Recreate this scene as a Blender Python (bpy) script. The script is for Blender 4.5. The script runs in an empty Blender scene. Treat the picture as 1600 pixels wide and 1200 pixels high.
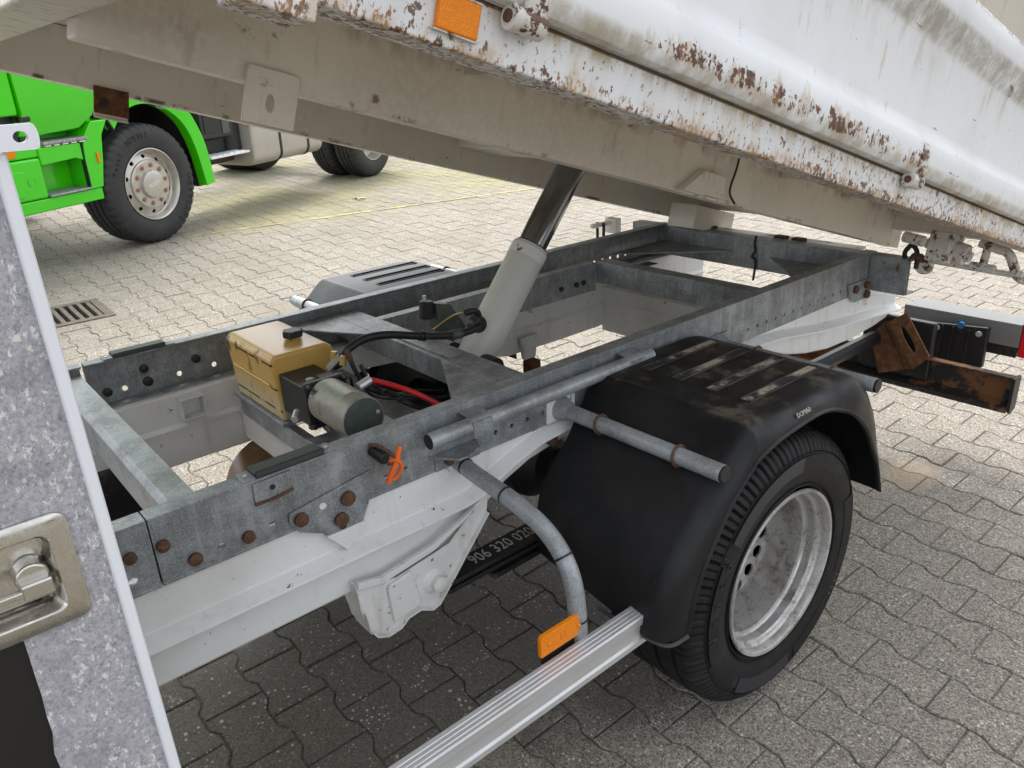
import bpy, bmesh, math, random
from mathutils import Vector, Matrix
random.seed(7)
sc = bpy.context.scene
COL = sc.collection
R = math.radians

# ------------------------------------------------------------------ camera
CAM_Z = 1.59
F_PX, CX, CY = 1208.6, 800.0, 600.0            # focal length and centre in photo pixels
MR = [[0.760898290582286, -0.6470164597327491, -0.049025424259816625],
      [-0.2791575894110807, -0.25821299081077603, -0.924876798092994],
      [0.5857515101671951, 0.717422993924403, -0.3770933785223448]]   # right, down, forward
cam = bpy.data.cameras.new('camera')
cam.lens = F_PX / 1600 * 36.0
cam.sensor_width = 36.0
cam.clip_start, cam.clip_end = 0.02, 600
cam_o = bpy.data.objects.new('camera', cam)
COL.objects.link(cam_o)
rt, dn, fw = [Vector(r) for r in MR]
m3 = Matrix((rt, -dn, -fw)).transposed()
cam_o.matrix_world = Matrix.Translation((0, 0, CAM_Z)) @ m3.to_4x4()
sc.camera = cam_o

# ------------------------------------------------------------------ sky, sun, exposure
SUN_EL, SUN_AZ = 62.0, 62.0       # elevation, azimuth measured from +X towards +Y (degrees)
world = bpy.data.worlds.new('World')
sc.world = world
world.use_nodes = True
nt = world.node_tree
bg = nt.nodes['Background']
sky = nt.nodes.new('ShaderNodeTexSky')
sky.sky_type = 'NISHITA'
sky.sun_disc = False
sky.sun_elevation = R(SUN_EL)
sky.sun_rotation = R(90 - SUN_AZ)
sky.air_density, sky.dust_density, sky.ozone_density = 1.0, 4.0, 1.0
hs = nt.nodes.new('ShaderNodeHueSaturation')
hs.inputs['Saturation'].default_value = 0.22       # cloud cover takes the blue out
nt.links.new(sky.outputs[0], hs.inputs['Color'])
nt.links.new(hs.outputs[0], bg.inputs['Color'])
bg.inputs['Strength'].default_value = 0.15
sun = bpy.data.lights.new('sun', 'SUN')
sun.energy = 0.7
sun.angle = R(30)
sun.color = (1.0, 0.955, 0.89)
sun_o = bpy.data.objects.new('sun', sun)
COL.objects.link(sun_o)
sd = Vector((math.cos(R(SUN_EL)) * math.cos(R(SUN_AZ)), math.cos(R(SUN_EL)) * math.sin(R(SUN_AZ)), math.sin(R(SUN_EL))))
sun_o.rotation_euler = sd.to_track_quat('Z', 'Y').to_euler()
sun_o.location = sd * 20
sc.view_settings.view_transform = 'Standard'
sc.view_settings.look = 'None'
sc.view_settings.exposure = 1.58
sc.view_settings.gamma = 1
sc.render.resolution_x, sc.render.resolution_y = 1024, 768

# ------------------------------------------------------------------ materials
class Mat:
    def __init__(s, name, base=(.5, .5, .5), rough=.5, metal=0., coord='pos'):
        s.m = bpy.data.materials.new(name)
        s.m.use_nodes = True
        s.t = s.m.node_tree
        s.b = s.t.nodes['Principled BSDF']
        s.b.inputs['Base Color'].default_value = (*base, 1)
        s.b.inputs['Roughness'].default_value = rough
        s.b.inputs['Metallic'].default_value = metal
        if coord == 'pos':
            s.c = s.n('ShaderNodeNewGeometry').outputs['Position']
        else:
            s.c = s.n('ShaderNodeTexCoord').outputs['Object']
        s.col = None
    def n(s, k): return s.t.nodes.new(k)
    def L(s, a, b): s.t.links.new(a, b)
    def scl(s, v, co=None):
        q = s.n('ShaderNodeMapping'); q.inputs['Scale'].default_value = v
        s.L(co or s.c, q.inputs[0]); return q.outputs[0]
    def noise(s, scale, detail=4, rough=.55, co=None, dist=0.):
        q = s.n('ShaderNodeTexNoise')
        q.inputs['Scale'].default_value = scale
        q.inputs['Detail'].default_value = detail
        q.inputs['Roughness'].default_value = rough
        q.inputs['Distortion'].default_value = dist
        s.L(co or s.c, q.inputs['Vector']); return q.outputs['Fac']
    def voro(s, scale, feat='F1', out='Distance', co=None):
        q = s.n('ShaderNodeTexVoronoi'); q.feature = feat
        q.inputs['Scale'].default_value = scale
        s.L(co or s.c, q.inputs['Vector']); return q.outputs[out]
    def ramp(s, x, a, b, va=0., vb=1.):
        q = s.n('ShaderNodeMapRange'); q.interpolation_type = 'SMOOTHSTEP'
        for k, v in zip(('From Min', 'From Max', 'To Min', 'To Max'), (a, b, va, vb)):
            q.inputs[k].default_value = v
        s.L(x, q.inputs['Value']); return q.outputs[0]
    def math(s, op, a, b=None):
        q = s.n('ShaderNodeMath'); q.operation = op
        for i, v in enumerate((a, b)):
            if v is None: continue
            if isinstance(v, (int, float)): q.inputs[i].default_value = v
            else: s.L(v, q.inputs[i])
        return q.outputs[0]
    def xyz(s, co=None):
        q = s.n('ShaderNodeSeparateXYZ'); s.L(co or s.c, q.inputs[0]); return q.outputs
    def cmix(s, fac, a, b, mode='MIX'):
        q = s.n('ShaderNodeMix'); q.data_type = 'RGBA'; q.blend_type = mode
        if isinstance(fac, (int, float)): q.inputs[0].default_value = fac
        else: s.L(fac, q.inputs[0])
        for i, v in ((6, a), (7, b)):
            if isinstance(v, tuple): q.inputs[i].default_value = (*v, 1)
            else: s.L(v, q.inputs[i])
        return q.outputs[2]
    def over(s, fac, colour, mode='MIX'):
        base = s.col if s.col is not None else tuple(s.b.inputs['Base Color'].default_value)[:3]
        s.col = s.cmix(fac, base, colour, mode)
        s.L(s.col, s.b.inputs['Base Color']); return s
    def rough(s, x): s.L(x, s.b.inputs['Roughness']); return s
    def metal(s, x): s.L(x, s.b.inputs['Metallic']); return s
    def bump(s, h, strength=.3, dist=.01):
        q = s.n('ShaderNodeBump')
        q.inputs['Strength'].default_value = strength
        q.inputs['Distance'].default_value = dist
        s.L(h, q.inputs['Height'])
        if s.b.inputs['Normal'].links:
            s.L(s.b.inputs['Normal'].links[0].from_socket, q.inputs['Normal'])
        s.L(q.outputs[0], s.b.inputs['Normal']); return s

def galvanised(name='galvanised_steel', base=(.25, .268, .28), bright=0.):
    g = Mat(name, base, .5, .4)
    a = g.noise(210, 5, .7)
    g.over(g.ramp(a, .36, .66, 0, .75), tuple(c * .62 for c in base))
    bl = g.noise(13, 8, .74)
    g.over(g.ramp(bl, .44 - bright, .66 - bright, 0, .65), (.42, .455, .48))
    st = g.noise(40, 6, .74, g.scl((1, 1, .12)))
    g.over(g.ramp(st, .48, .66, 0, .55), (.42, .455, .475))
    sp = g.noise(380, 2, .5)
    g.over(g.ramp(sp, .57, .66, 0, .65), (.55, .59, .61))
    d = g.noise(7, 8, .72)
    g.over(g.ramp(d, .46, .68, 0, .55), (.12, .115, .105))
    g.over(g.ramp(g.noise(85, 6, .74), .60, .68, 0, .7), (.085, .08, .072))
    g.over(g.ramp(g.noise(17, 7, .7), .67, .72, 0, .75), (.15, .085, .05))
    g.rough(g.ramp(a, .3, .7, .38, .62))
    g.bump(g.noise(160, 4), .15, .002)
    return g.m

def white_paint(name, base=(.72, .73, .73), dirt=.25, rust=0., coord='pos', rough=.42, dcol=(.36, .31, .24)):
    w = Mat(name, base, rough, 0, coord)
    d = w.noise(3.2, 7, .62)
    w.over(w.ramp(d, .42, .75, 0, dirt), dcol)
    st = w.noise(26, 4, .6, w.scl((1, 1, .12)))
    w.over(w.ramp(st, .55, .8, 0, dirt * 1.2), dcol)
    sp = w.noise(120, 3, .5)
    w.over(w.ramp(sp, .735, .76, 0, .8), (.06, .045, .035))
    if rust:
        r1 = w.noise(34, 7, .7)
        w.over(w.ramp(r1, .66 - rust * .1, .70 - rust * .1, 0, 1), (.10, .042, .018))
    w.rough(w.ramp(d, .4, .7, rough, rough + .22))
    w.bump(w.noise(9, 3), .06, .01)
    return w.m

def rust_mat(name, black=.35):
    r = Mat(name, (.115, .05, .02), .88)
    a = r.noise(38, 8, .7)
    r.over(r.ramp(a, .42, .66), (.23, .10, .036))
    r.over(r.ramp(r.noise(15, 6, .65), .42, .62, 0, black), (.035, .022, .016))
    r.over(r.ramp(r.noise(200, 3), .66, .75, 0, .8), (.012, .01, .01))
    r.bump(a, .6, .004)
    return r.m

def bed_paint(name, kind):
    """worn white tipper paint: rust chips, brown run-off; object coordinates are the bed's own."""
    w = Mat(name, (.73, .74, .755), .4, 0, 'obj')
    X, Y, Z = w.xyz()
    d = w.noise(4, 6, .62)
    w.over(w.ramp(d, .45, .78, 0, .35), (.52, .49, .43))
    big = w.noise(1.6, 3, .5)                                    # where along the board the wear sits
    runs = w.noise(30, 5, .65, w.scl((1, 1, .18)))
    fine = w.noise(115, 6, .7, w.scl((1, 1, .6)))
    med = w.noise(42, 7, .72, w.scl((1, 1, .7)))
    if kind == 'rail':
        band = w.math('ADD', w.ramp(Z, .088, .060, 1, .35), 0.0)
        top = w.ramp(Z, .070, .098, 0, 1)
        low = w.ramp(Z, .062, .034, 0, 1)
        w.over(w.math('MULTIPLY', w.ramp(runs, .38, .62, 0, 1), w.math('ADD', w.math('MULTIPLY', top, .85), .12)), (.40, .32, .20))
        rear = w.ramp(X, -2.3, -.9, 0, 1)
        k = w.math('ADD', w.math('MULTIPLY', low, .085), w.math('MULTIPLY', rear, .04))
        k = w.math('ADD', k, w.math('MULTIPLY', w.ramp(big, .4, .6), .035))
        rc = w.cmix(w.ramp(w.noise(45, 4, .6), .42, .6), (.09, .04, .022), (.30, .14, .055))
        w.over(w.ramp(w.math('ADD', fine, k), .605, .64), rc)
        w.over(w.ramp(Z, .0925, .0965, 0, .9), (.20, .145, .08))
        w.over(w.ramp(w.math('ADD', med, w.math('MULTIPLY', k, .9)), .665, .69), (.115, .06, .038))
        w.over(w.ramp(w.math('ADD', w.noise(24, 6, .65, w.scl((1, 1, .3))), w.math('MULTIPLY', k, .8)), .55, .70, 0, .6), (.55, .42, .28))
        chip = w.noise(19, 4, .6, w.scl((1, 1, 1.2)))
        w.over(w.ramp(w.math('ADD', chip, w.math('MULTIPLY', rear, .035)), .665, .685), (.17, .105, .07))
        w.over(w.math('MULTIPLY', w.ramp(w.noise(14, 5), .5, .7), w.math('MULTIPLY', low, .8)), (.42, .25, .115))
    elif kind == 'board':
        tube = w.math('MULTIPLY', w.ramp(Z, .135, .118), w.ramp(Z, .09, .10))
        tb = w.math('ADD', w.math('MULTIPLY', w.noise(11, 8, .7), .65), w.math('MULTIPLY', runs, .35))
        w.over(w.math('MULTIPLY', w.ramp(tb, .36, .62), w.math('MULTIPLY', tube, .85)), (.35, .30, .22))
        belt = w.math('MULTIPLY', w.ramp(Z, .165, .135), w.ramp(Z, .105, .12))
        mid = w.math('MULTIPLY', w.ramp(X, -2.35, -1.85), w.ramp(X, -.9, -1.5))
        k = w.math('MULTIPLY', belt, w.math('ADD', w.math('MULTIPLY', mid, .16), .03))
        clus = w.ramp(w.noise(7, 3, .5, w.scl((1, 1, .4))), .42, .62, -.05, .05)
        k = w.math('ADD', k, w.math('MULTIPLY', belt, clus))
        w.over(w.ramp(w.math('ADD', w.noise(30, 5, .6, w.scl((1, 1, .35))), k), .60, .72, 0, .5), (.50, .36, .22))
        rc = w.cmix(w.ramp(w.noise(60, 4, .6), .42, .6), (.075, .03, .018), (.24, .105, .045))
        w.over(w.ramp(w.math('ADD', med, k), .69, .705), rc)
        w.over(w.ramp(w.math('ADD', fine, w.math('MULTIPLY', k, .9)), .705, .73), (.085, .04, .026))
        scr = w.noise(16, 4, .6, w.scl((1, 1, 5)))
        w.over(w.ramp(scr, .70, .72, 0, .8), (.20, .11, .08))
        rec = w.math('MULTIPLY', w.ramp(Z, .365, .385), w.ramp(Z, .445, .428))
        rb = w.math('ADD', w.math('MULTIPLY', w.noise(14, 9, .74), .7), w.math('MULTIPLY', w.noise(60, 6, .7, w.scl((1, 1, .25))), .3))
        w.over(w.math('MULTIPLY', w.ramp(rb, .34, .60), w.math('MULTIPLY', rec, .85)), (.31, .28, .23))
        drip = w.math('MULTIPLY', w.ramp(Z, .25, .38), w.ramp(Z, .40, .385))
        w.over(w.math('MULTIPLY', w.ramp(runs, .5, .68), w.math('MULTIPLY', drip, .5)), (.40, .36, .29))
        edge = w.ramp(Z, .478, .490)
        w.over(w.math('MULTIPLY', w.ramp(fine, .48, .56), edge), (.22, .085, .05))
    else:                                                           # underside frame
        w.over(1.0, (.78, .73, .64))
        w.over(w.ramp(w.noise(2.2, 6, .6), .38, .68, 0, .6), (.57, .52, .44))
        w.over(w.ramp(w.noise(70, 5, .7), .48, .62, 0, .45), (.80, .76, .69))
        w.over(w.ramp(w.noise(28, 6, .7, w.scl((1, 1, .25))), .56, .74, 0, .5), (.42, .365, .29))
        w.over(w.ramp(w.noise(6.5, 4, .5), .665, .70, 0, .8), (.78, .77, .74))
        w.over(w.ramp(w.noise(9, 7, .66), .665, .71, 0, .85), (.16, .095, .045))
        seam = w.math('MULTIPLY', w.ramp(w.math('ABSOLUTE', w.math('SUBTRACT', Z, .004)), .010, .002), w.ramp(w.noise(7, 6, .7), .54, .62))
        w.over(w.math('MULTIPLY', seam, .9), (.085, .05, .03))
        tops = w.math('MULTIPLY', w.ramp(Z, .095, .130), w.ramp(w.noise(16, 6, .65, w.scl((1, 1, .3))), .40, .66))
        w.over(w.math('MULTIPLY', tops, .65), (.30, .22, .14))
        front = w.ramp(X, -2.735, -2.75)
        w.over(w.math('MULTIPLY', front, .9), (.74, .69, .60))
        w.over(w.math('MULTIPLY', w.ramp(w.noise(34, 5, .6, w.scl((1, 1, .03))), .5, .66), w.math('MULTIPLY', front, .5)), (.40, .26, .15))
    w.rough(w.ramp(d, .3, .7, .34, .6))
    w.bump(med, .10, .004)
    w.bump(w.noise(5, 3), .12, .012)
    return w.m

MT = {}
MT['galv'] = galvanised()
MT['galvtube'] = galvanised('galvanised_tube', (.30, .32, .335), .10)
MT['white'] = white_paint('chassis_white_paint', (.78, .79, .785), .3, .05)
MT['whiteold'] = white_paint('bracket_white_paint', (.74, .75, .74), .45, .45)
MT['cream'] = white_paint('cylinder_grey_white_paint', (.60, .60, .56), .22)
MT['bedframe'] = bed_paint('bed_frame_dusty_paint', 'frame')
MT['rail'] = bed_paint('bed_rail_chipped_paint', 'rail')
MT['board'] = bed_paint('sideboard_chipped_paint', 'board')
MT['inside'] = white_paint('dusty_bed_inside', (.30, .285, .25), .8, .3, 'obj', .7, (.19, .165, .13))
MT['hinge'] = white_paint('hinge_chipped_paint', (.62, .60, .56), .8, 1.25, 'obj')
MT['rust'] = rust_mat('rust_steel')
p = Mat('rusty_bolt', (.085, .042, .024), .85)
a = p.noise(120, 5, .7)
p.over(p.ramp(a, .42, .64), (.155, .078, .042))
p.over(p.ramp(p.noise(60, 4), .55, .65, 0, .7), (.05, .035, .028))
p.bump(a, .6, .003)
MT['rustbolt'] = p.m
MT['rustblack'] = rust_mat('rust_through_black_paint', 1.0)
p = Mat('black_paint_rust_patches', (.018, .018, .019), .5)
p.over(p.ramp(p.noise(6.5, 7, .62), .47, .53), (.17, .075, .03))
p.over(p.ramp(p.noise(60, 6, .7), .62, .68, 0, .9), (.24, .15, .10))
p.bump(p.noise(40, 6), .3, .003)
MT['blackrust'] = p.m
p = Mat('black_mudguard_plastic', (.0065, .0068, .0078), .38)
p.b.inputs['Specular IOR Level'].default_value = .32
dn_ = p.xyz(p.n('ShaderNodeNewGeometry').outputs['Normal'])[2]
du = p.math('MULTIPLY', p.ramp(dn_, .75, .99), p.ramp(p.noise(13, 7, .68), .50, .68))
p.over(p.math('MULTIPLY', du, .42), (.22, .185, .135))
p.over(p.ramp(p.noise(70, 5, .7), .69, .74, 0, .7), (.11, .10, .08))
p.over(p.ramp(p.noise(5, 6, .65), .42, .72, 0, .4), (.026, .026, .028))
p.over(p.ramp(p.noise(22, 6, .7, p.scl((1, 1, 4))), .66, .74, 0, .5), (.06, .058, .055))
p.rough(p.ramp(p.noise(9, 5), .35, .7, .36, .6))
p.bump(p.noise(600, 2), .08, .001)
MT['plastic'] = p.m
p = Mat('grey_mudguard_plastic', (.04, .045, .052), .6)
p.over(p.ramp(p.noise(11, 5), .45, .7, 0, .4), (.085, .09, .097))
MT['plasticgrey'] = p.m
p = Mat('tyre_rubber', (.008, .008, .0085), .6)
p.b.inputs['Specular IOR Level'].default_value = .35
p.over(p.ramp(p.noise(16, 6, .65), .50, .74, 0, .6), (.035, .031, .026))
p.over(p.ramp(p.noise(180, 4, .7), .58, .68, 0, .5), (.03, .028, .024))
p.bump(p.noise(240, 3), .15, .001)
MT['rubber'] = p.m
p = Mat('tyre_sidewall_gloss', (.022, .024, .030), .42)
MT['rubbergloss'] = p.m
p = Mat('dusty_tyre_rubber', (.024, .025, .027), .7)
p.over(p.ramp(p.noise(9, 6, .65), .45, .72, 0, .6), (.045, .043, .04)); MT['rubberdusty'] = p.m
p = Mat('dirty_silver_wheel', (.50, .495, .48), .32, .6)
p.over(p.ramp(p.noise(11, 7, .66), .50, .68, 0, .7), (.28, .22, .15))
p.over(p.ramp(p.noise(60, 6, .72), .63, .70, 0, .9), (.10, .055, .03))
p.over(p.ramp(p.noise(26, 9, .78), .51, .64, 0, .7), (.12, .105, .09))
p.over(p.ramp(p.noise(150, 4, .7), .60, .68, 0, .7), (.11, .075, .05))
p.rough(p.ramp(p.noise(14, 6), .4, .65, .28, .65))
MT['rim'] = p.m
p = Mat('polished_wheel_aluminium', (.52, .50, .46), .34, .7)
p.over(p.ramp(p.noise(14, 5), .5, .75, 0, .5), (.42, .37, .30))
MT['alurim'] = p.m
p = Mat('copper_wheel_nut', (.36, .17, .10), .5, .5); MT['nut'] = p.m
p = Mat('yellow_oil_tank_plastic', (.64, .405, .11), .3)
z_ = p.xyz()[2]
p.over(p.ramp(z_, .865, .80, 0, .75), (.62, .56, .33))
nx_ = p.xyz(p.n('ShaderNodeNewGeometry').outputs['Normal'])[0]
side_ = p.ramp(nx_, -.5, -.8)
for zz in (.9265, .858, .7975):
    ln = p.ramp(p.math('ABSOLUTE', p.math('SUBTRACT', p.math('ADD', z_, p.math('MULTIPLY', p.noise(30, 3), .004)), zz + .002)), .0042, .0022)
    p.over(p.math('MULTIPLY', p.math('MULTIPLY', ln, p.ramp(p.noise(14, 5, .6), .42, .50)), side_), (.012, .010, .008))
dr_ = p.noise(38, 3, .5, p.scl((1, 1, .16)), .3)
p.over(p.math('MULTIPLY', p.math('MULTIPLY', p.ramp(dr_, .655, .69), p.ramp(p.noise(9, 3), .45, .55)), side_), (.015, .012, .009))
p.over(p.math('MULTIPLY', p.ramp(p.noise(20, 7, .7, p.scl((1, 1, .35))), .57, .64, 0, .9), p.ramp(nx_, -.3, -.8, .1, 1)), (.03, .022, .015))
p.b.inputs['Subsurface Weight'].default_value = .35
p.b.inputs['Subsurface Radius'].default_value = (.05, .03, .01)
p.b.inputs['Subsurface Scale'].default_value = .3
MT['tank'] = p.m
p = Mat('worn_motor_steel', (.34, .32, .28), .45, .35)
p.over(p.ramp(p.noise(24, 7, .68), .58, .63, 0, .95), (.015, .015, .015))
p.over(p.ramp(p.noise(40, 5), .45, .7, 0, .6), (.20, .195, .18))
MT['steel'] = p.m
p = Mat('motor_cap_dark', (.075, .095, .088), .5, .3)
p.over(p.ramp(p.noise(40, 5), .45, .7, 0, .6), (.13, .145, .13)); MT['cap'] = p.m
p = Mat('black_painted_steel', (.014, .014, .015), .45)
p.over(p.ramp(p.noise(30, 6, .7), .58, .68, 0, .6), (.10, .085, .07)); MT['black'] = p.m
p = Mat('black_rubber_hose', (.012, .012, .013), .5); MT['hose'] = p.m
p = Mat('dark_green_rubber_pad', (.016, .026, .021), .5); MT['pad'] = p.m
p = Mat('hydraulic_rod', (.27, .28, .30), .15, 1.0)
MT['rod'] = p.m
p = Mat('open_slot_dark', (.003, .003, .003), 1.0); p.b.inputs['Specular IOR Level'].default_value = 0; MT['void'] = p.m
p = Mat('brass_yellow', (.50, .36, .10), .35, .3); MT['brass'] = p.m
p = Mat('green_truck_paint', (.045, .60, .001), .22)
p.b.inputs['Coat Weight'].default_value = .5
p.over(p.ramp(p.noise(3.5, 6, .6), .5, .78, 0, .25), (.05, .40, .02))
MT['green'] = p.m
p = Mat('white_truck_paint', (.78, .78, .79), .35); MT['cabwhite'] = p.m
p = Mat('brushed_aluminium', (.62, .63, .635), .42, .55)
p.over(p.ramp(p.noise(40, 5, .6, p.scl((.06, 1, 1))), .42, .7, 0, .5), (.42, .42, .41))
p.over(p.ramp(p.noise(5, 5), .52, .75, 0, .45), (.42, .38, .31)); MT['alu'] = p.m
p = Mat('orange_reflector', (.86, .29, .002), .35)
p.over(p.ramp(p.voro(300), .2, .5, 0, .6), (.70, .15, .001))
p.b.inputs['Specular IOR Level'].default_value = .35
MT['orange'] = p.m
p = Mat('orange_cord', (.85, .15, .02), .7); MT['orangecord'] = p.m
p = Mat('red_cable', (.52, .008, .012), .35); MT['red'] = p.m
p = Mat('stainless_latch', (.60, .58, .545), .24, 1.0)
p.over(p.ramp(p.noise(12, 5, .6), .45, .7, 0, .4), (.47, .43, .37))
p.rough(p.ramp(p.noise(70, 5, .6), .35, .7, .16, .36)); MT['latch'] = p.m
# stone print on the locker door
p = Mat('stone_look_foil', (.29, .285, .315), .5)
a = p.noise(190, 9, .78, None, .2)
p.over(p.ramp(a, .38, .58), (.47, .465, .495))
wh = p.noise(105, 9, .74, p.scl((1.35, 1, .7)), .25)
p.over(p.ramp(wh, .56, .60), (.72, .73, .735))
p.over(p.ramp(p.noise(48, 8, .70, p.scl((1.25, 1, .75)), .25), .60, .645, 0, .9), (.74, .75, .66))
p.over(p.ramp(p.noise(130, 9, .76, None, .35), .575, .63, 0, .7), (.14, .135, .165))
p.over(p.ramp(p.noise(14, 6, .6), .5, .66, 0, .35), (.19, .185, .22))
p.bump(a, .5, .003)
MT['foil'] = p.m
p = Mat('trim_white', (.78, .80, .85), .35); MT['trim'] = p.m
p = Mat('cast_iron', (.10, .085, .07), .75)
p.over(p.ramp(p.noise(30, 6), .45, .7, 0, .8), (.20, .15, .10)); MT['iron'] = p.m
p = Mat('grey_lamp_carrier', (.19, .195, .195), .6)
p.over(p.ramp(p.noise(14, 6), .5, .72, 0, .6), (.20, .20, .19)); MT['lampgrey'] = p.m
p = Mat('red_lamp_lens', (.62, .01, .02), .2); MT['redlens'] = p.m
p = Mat('step_tread_metal', (.45, .46, .47), .5, .4)
p.over(p.ramp(p.voro(60), .25, .45, 0, .7), (.18, .18, .18)); MT['tread'] = p.m
p = Mat('amber_brown_plastic', (.16, .07, .015), .3)
p.over(p.ramp(p.noise(6, 5), .45, .65, 0, .8), (.05, .02, .006)); MT['amber'] = p.m
p = Mat('stencil_paint', (.46, .44, .39), .8)
p.over(p.ramp(p.noise(160, 5, .7), .52, .62, 0, .8), (.08, .075, .065)); MT['stencil'] = p.m
p = Mat('fuel_tank_cream', (.44, .42, .38), .4, .3)
p.over(p.ramp(p.noise(5, 5), .45, .7, 0, .5), (.36, .32, .26)); MT['fueltank'] = p.m
p = Mat('dark_glass', (.02, .025, .03), .08); MT['glass'] = p.m
p = Mat('dry_leaf', (.46, .36, .24), .8); MT['leaf'] = p.m
p = Mat('blue_plug', (.02, .16, .40), .4); MT['blue'] = p.m
p = Mat('black_foil', (.012, .011, .012), .35); MT['blackfoil'] = p.m

def concrete(name, joint=False):
    k = Mat(name, (.195, .172, .140), .9)
    ta = k.n('ShaderNodeAttribute'); ta.attribute_name = 'tone'
    k.over(k.ramp(ta.outputs['Fac'], 0, 1, .0, .6), (.275, .243, .195))
    k.over(k.ramp(k.noise(9, 6, .68), .40, .66, 0, .6), (.20, .182, .155))
    agg = k.noise(210, 4, .75)
    k.over(k.ramp(agg, .45, .58, 0, .85), (.36, .33, .28))
    ce = k.n('ShaderNodeTexVoronoi'); ce.inputs['Scale'].default_value = 230; k.L(k.c, ce.inputs['Vector'])
    cr_ = k.xyz(ce.outputs['Color'])
    k.over(k.ramp(cr_[0], .55, .95, 0, .75), (.45, .41, .345))
    k.over(k.ramp(cr_[1], .60, .95, 0, .8), (.085, .073, .058))
    k.over(k.ramp(k.noise(150, 4, .75), .54, .62, 0, .85), (.075, .068, .058))
    v = k.voro(110, out='Distance')
    vc = k.n('ShaderNodeTexVoronoi'); vc.inputs['Scale'].default_value = 110; k.L(k.c, vc.inputs['Vector'])
    pick = k.math('MULTIPLY', k.ramp(k.xyz(vc.outputs['Color'])[0], .66, .70), k.ramp(k.noise(11, 4, .6), .40, .62, .25, 1))
    size = k.ramp(k.xyz(vc.outputs['Color'])[2], 0, 1, .10, .42)
    dots = k.math('LESS_THAN', v, size)
    pick = k.math('MULTIPLY', pick, dots)
    k.over(k.math('MULTIPLY', pick, .85), (.60, .58, .53))
    v2 = k.voro(48, out='Distance')
    vc2 = k.n('ShaderNodeTexVoronoi'); vc2.inputs['Scale'].default_value = 48; k.L(k.c, vc2.inputs['Vector'])
    p2 = k.math('MULTIPLY', k.ramp(k.xyz(vc2.outputs['Color'])[1], .90, .92), k.math('LESS_THAN', v2, k.ramp(k.xyz(vc2.outputs['Color'])[2], 0, 1, .06, .26)))
    k.over(k.math('MULTIPLY', p2, .8), (.58, .54, .47))
    p3 = k.math('MULTIPLY', k.ramp(k.xyz(vc2.outputs['Color'])[0], .95, .96), k.math('LESS_THAN', v2, .16))
    k.over(k.math('MULTIPLY', p3, .7), (.34, .21, .14))
    k.over(k.ramp(k.noise(1.1, 5, .6), .45, .75, 0, .35), (.19, .17, .145))
    X, Y, Z = k.xyz()
    # moss in the strip beyond the yellow line
    ms = k.math('MULTIPLY', k.ramp(Y, 6.6, 7.6), k.ramp(X, 1.7, 3.2))
    ms = k.math('MULTIPLY', ms, k.ramp(k.noise(.9, 6, .65), .36, .6))
    k.over(k.math('MULTIPLY', ms, .62), (.27, .255, .10))
    ms2 = k.math('MULTIPLY', k.ramp(k.noise(1.7, 8, .74), .44, .62), k.ramp(Y, 2.5, 5))
    k.over(k.math('MULTIPLY', ms2, .5), (.185, .165, .115))
    # spilled sand by the rear wheel
    dx = k.math('MULTIPLY', k.math('SUBTRACT', X, 2.93), 1 / .16)
    dy = k.math('MULTIPLY', k.math('SUBTRACT', Y, 1.10), 1 / .11)
    rr = k.math('ADD', k.math('MULTIPLY', dx, dx), k.math('MULTIPLY', dy, dy))
    rr = k.math('ADD', rr, k.math('MULTIPLY', k.math('SUBTRACT', k.noise(22, 5, .7), .5), 1.6))
    k.over(k.ramp(rr, 1.3, -.2, 0, .6), (.46, .35, .235))
    # darker, less rough patch where the truck stands
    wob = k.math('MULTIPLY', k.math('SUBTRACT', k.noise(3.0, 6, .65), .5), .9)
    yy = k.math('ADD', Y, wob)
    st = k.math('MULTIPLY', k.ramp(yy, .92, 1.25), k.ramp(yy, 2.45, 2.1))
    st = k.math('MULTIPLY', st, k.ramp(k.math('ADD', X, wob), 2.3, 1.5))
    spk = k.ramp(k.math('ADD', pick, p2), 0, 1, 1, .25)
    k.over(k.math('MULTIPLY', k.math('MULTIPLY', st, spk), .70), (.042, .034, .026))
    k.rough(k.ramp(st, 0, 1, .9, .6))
    if joint:
        k.over(k.ramp(k.noise(2.6, 6, .66), .36, .60, .85, .2), (.065, .057, .045))
        k.over(k.math('MULTIPLY', k.ramp(k.noise(6, 5), .5, .65), .6), (.10, .11, .045))
    k.bump(agg, .8, .005)
    return k.m
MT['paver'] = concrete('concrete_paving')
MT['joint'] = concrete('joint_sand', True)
p = Mat('yellow_line_paint', (.62, .50, .10), .85)
p.over(p.ramp(p.noise(7, 8, .75), .40, .56), (.27, .245, .15)); MT['yellow'] = p.m

# ------------------------------------------------------------------ building blocks
WO = {}                                     # object -> origin in the space its meshes are written in

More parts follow.
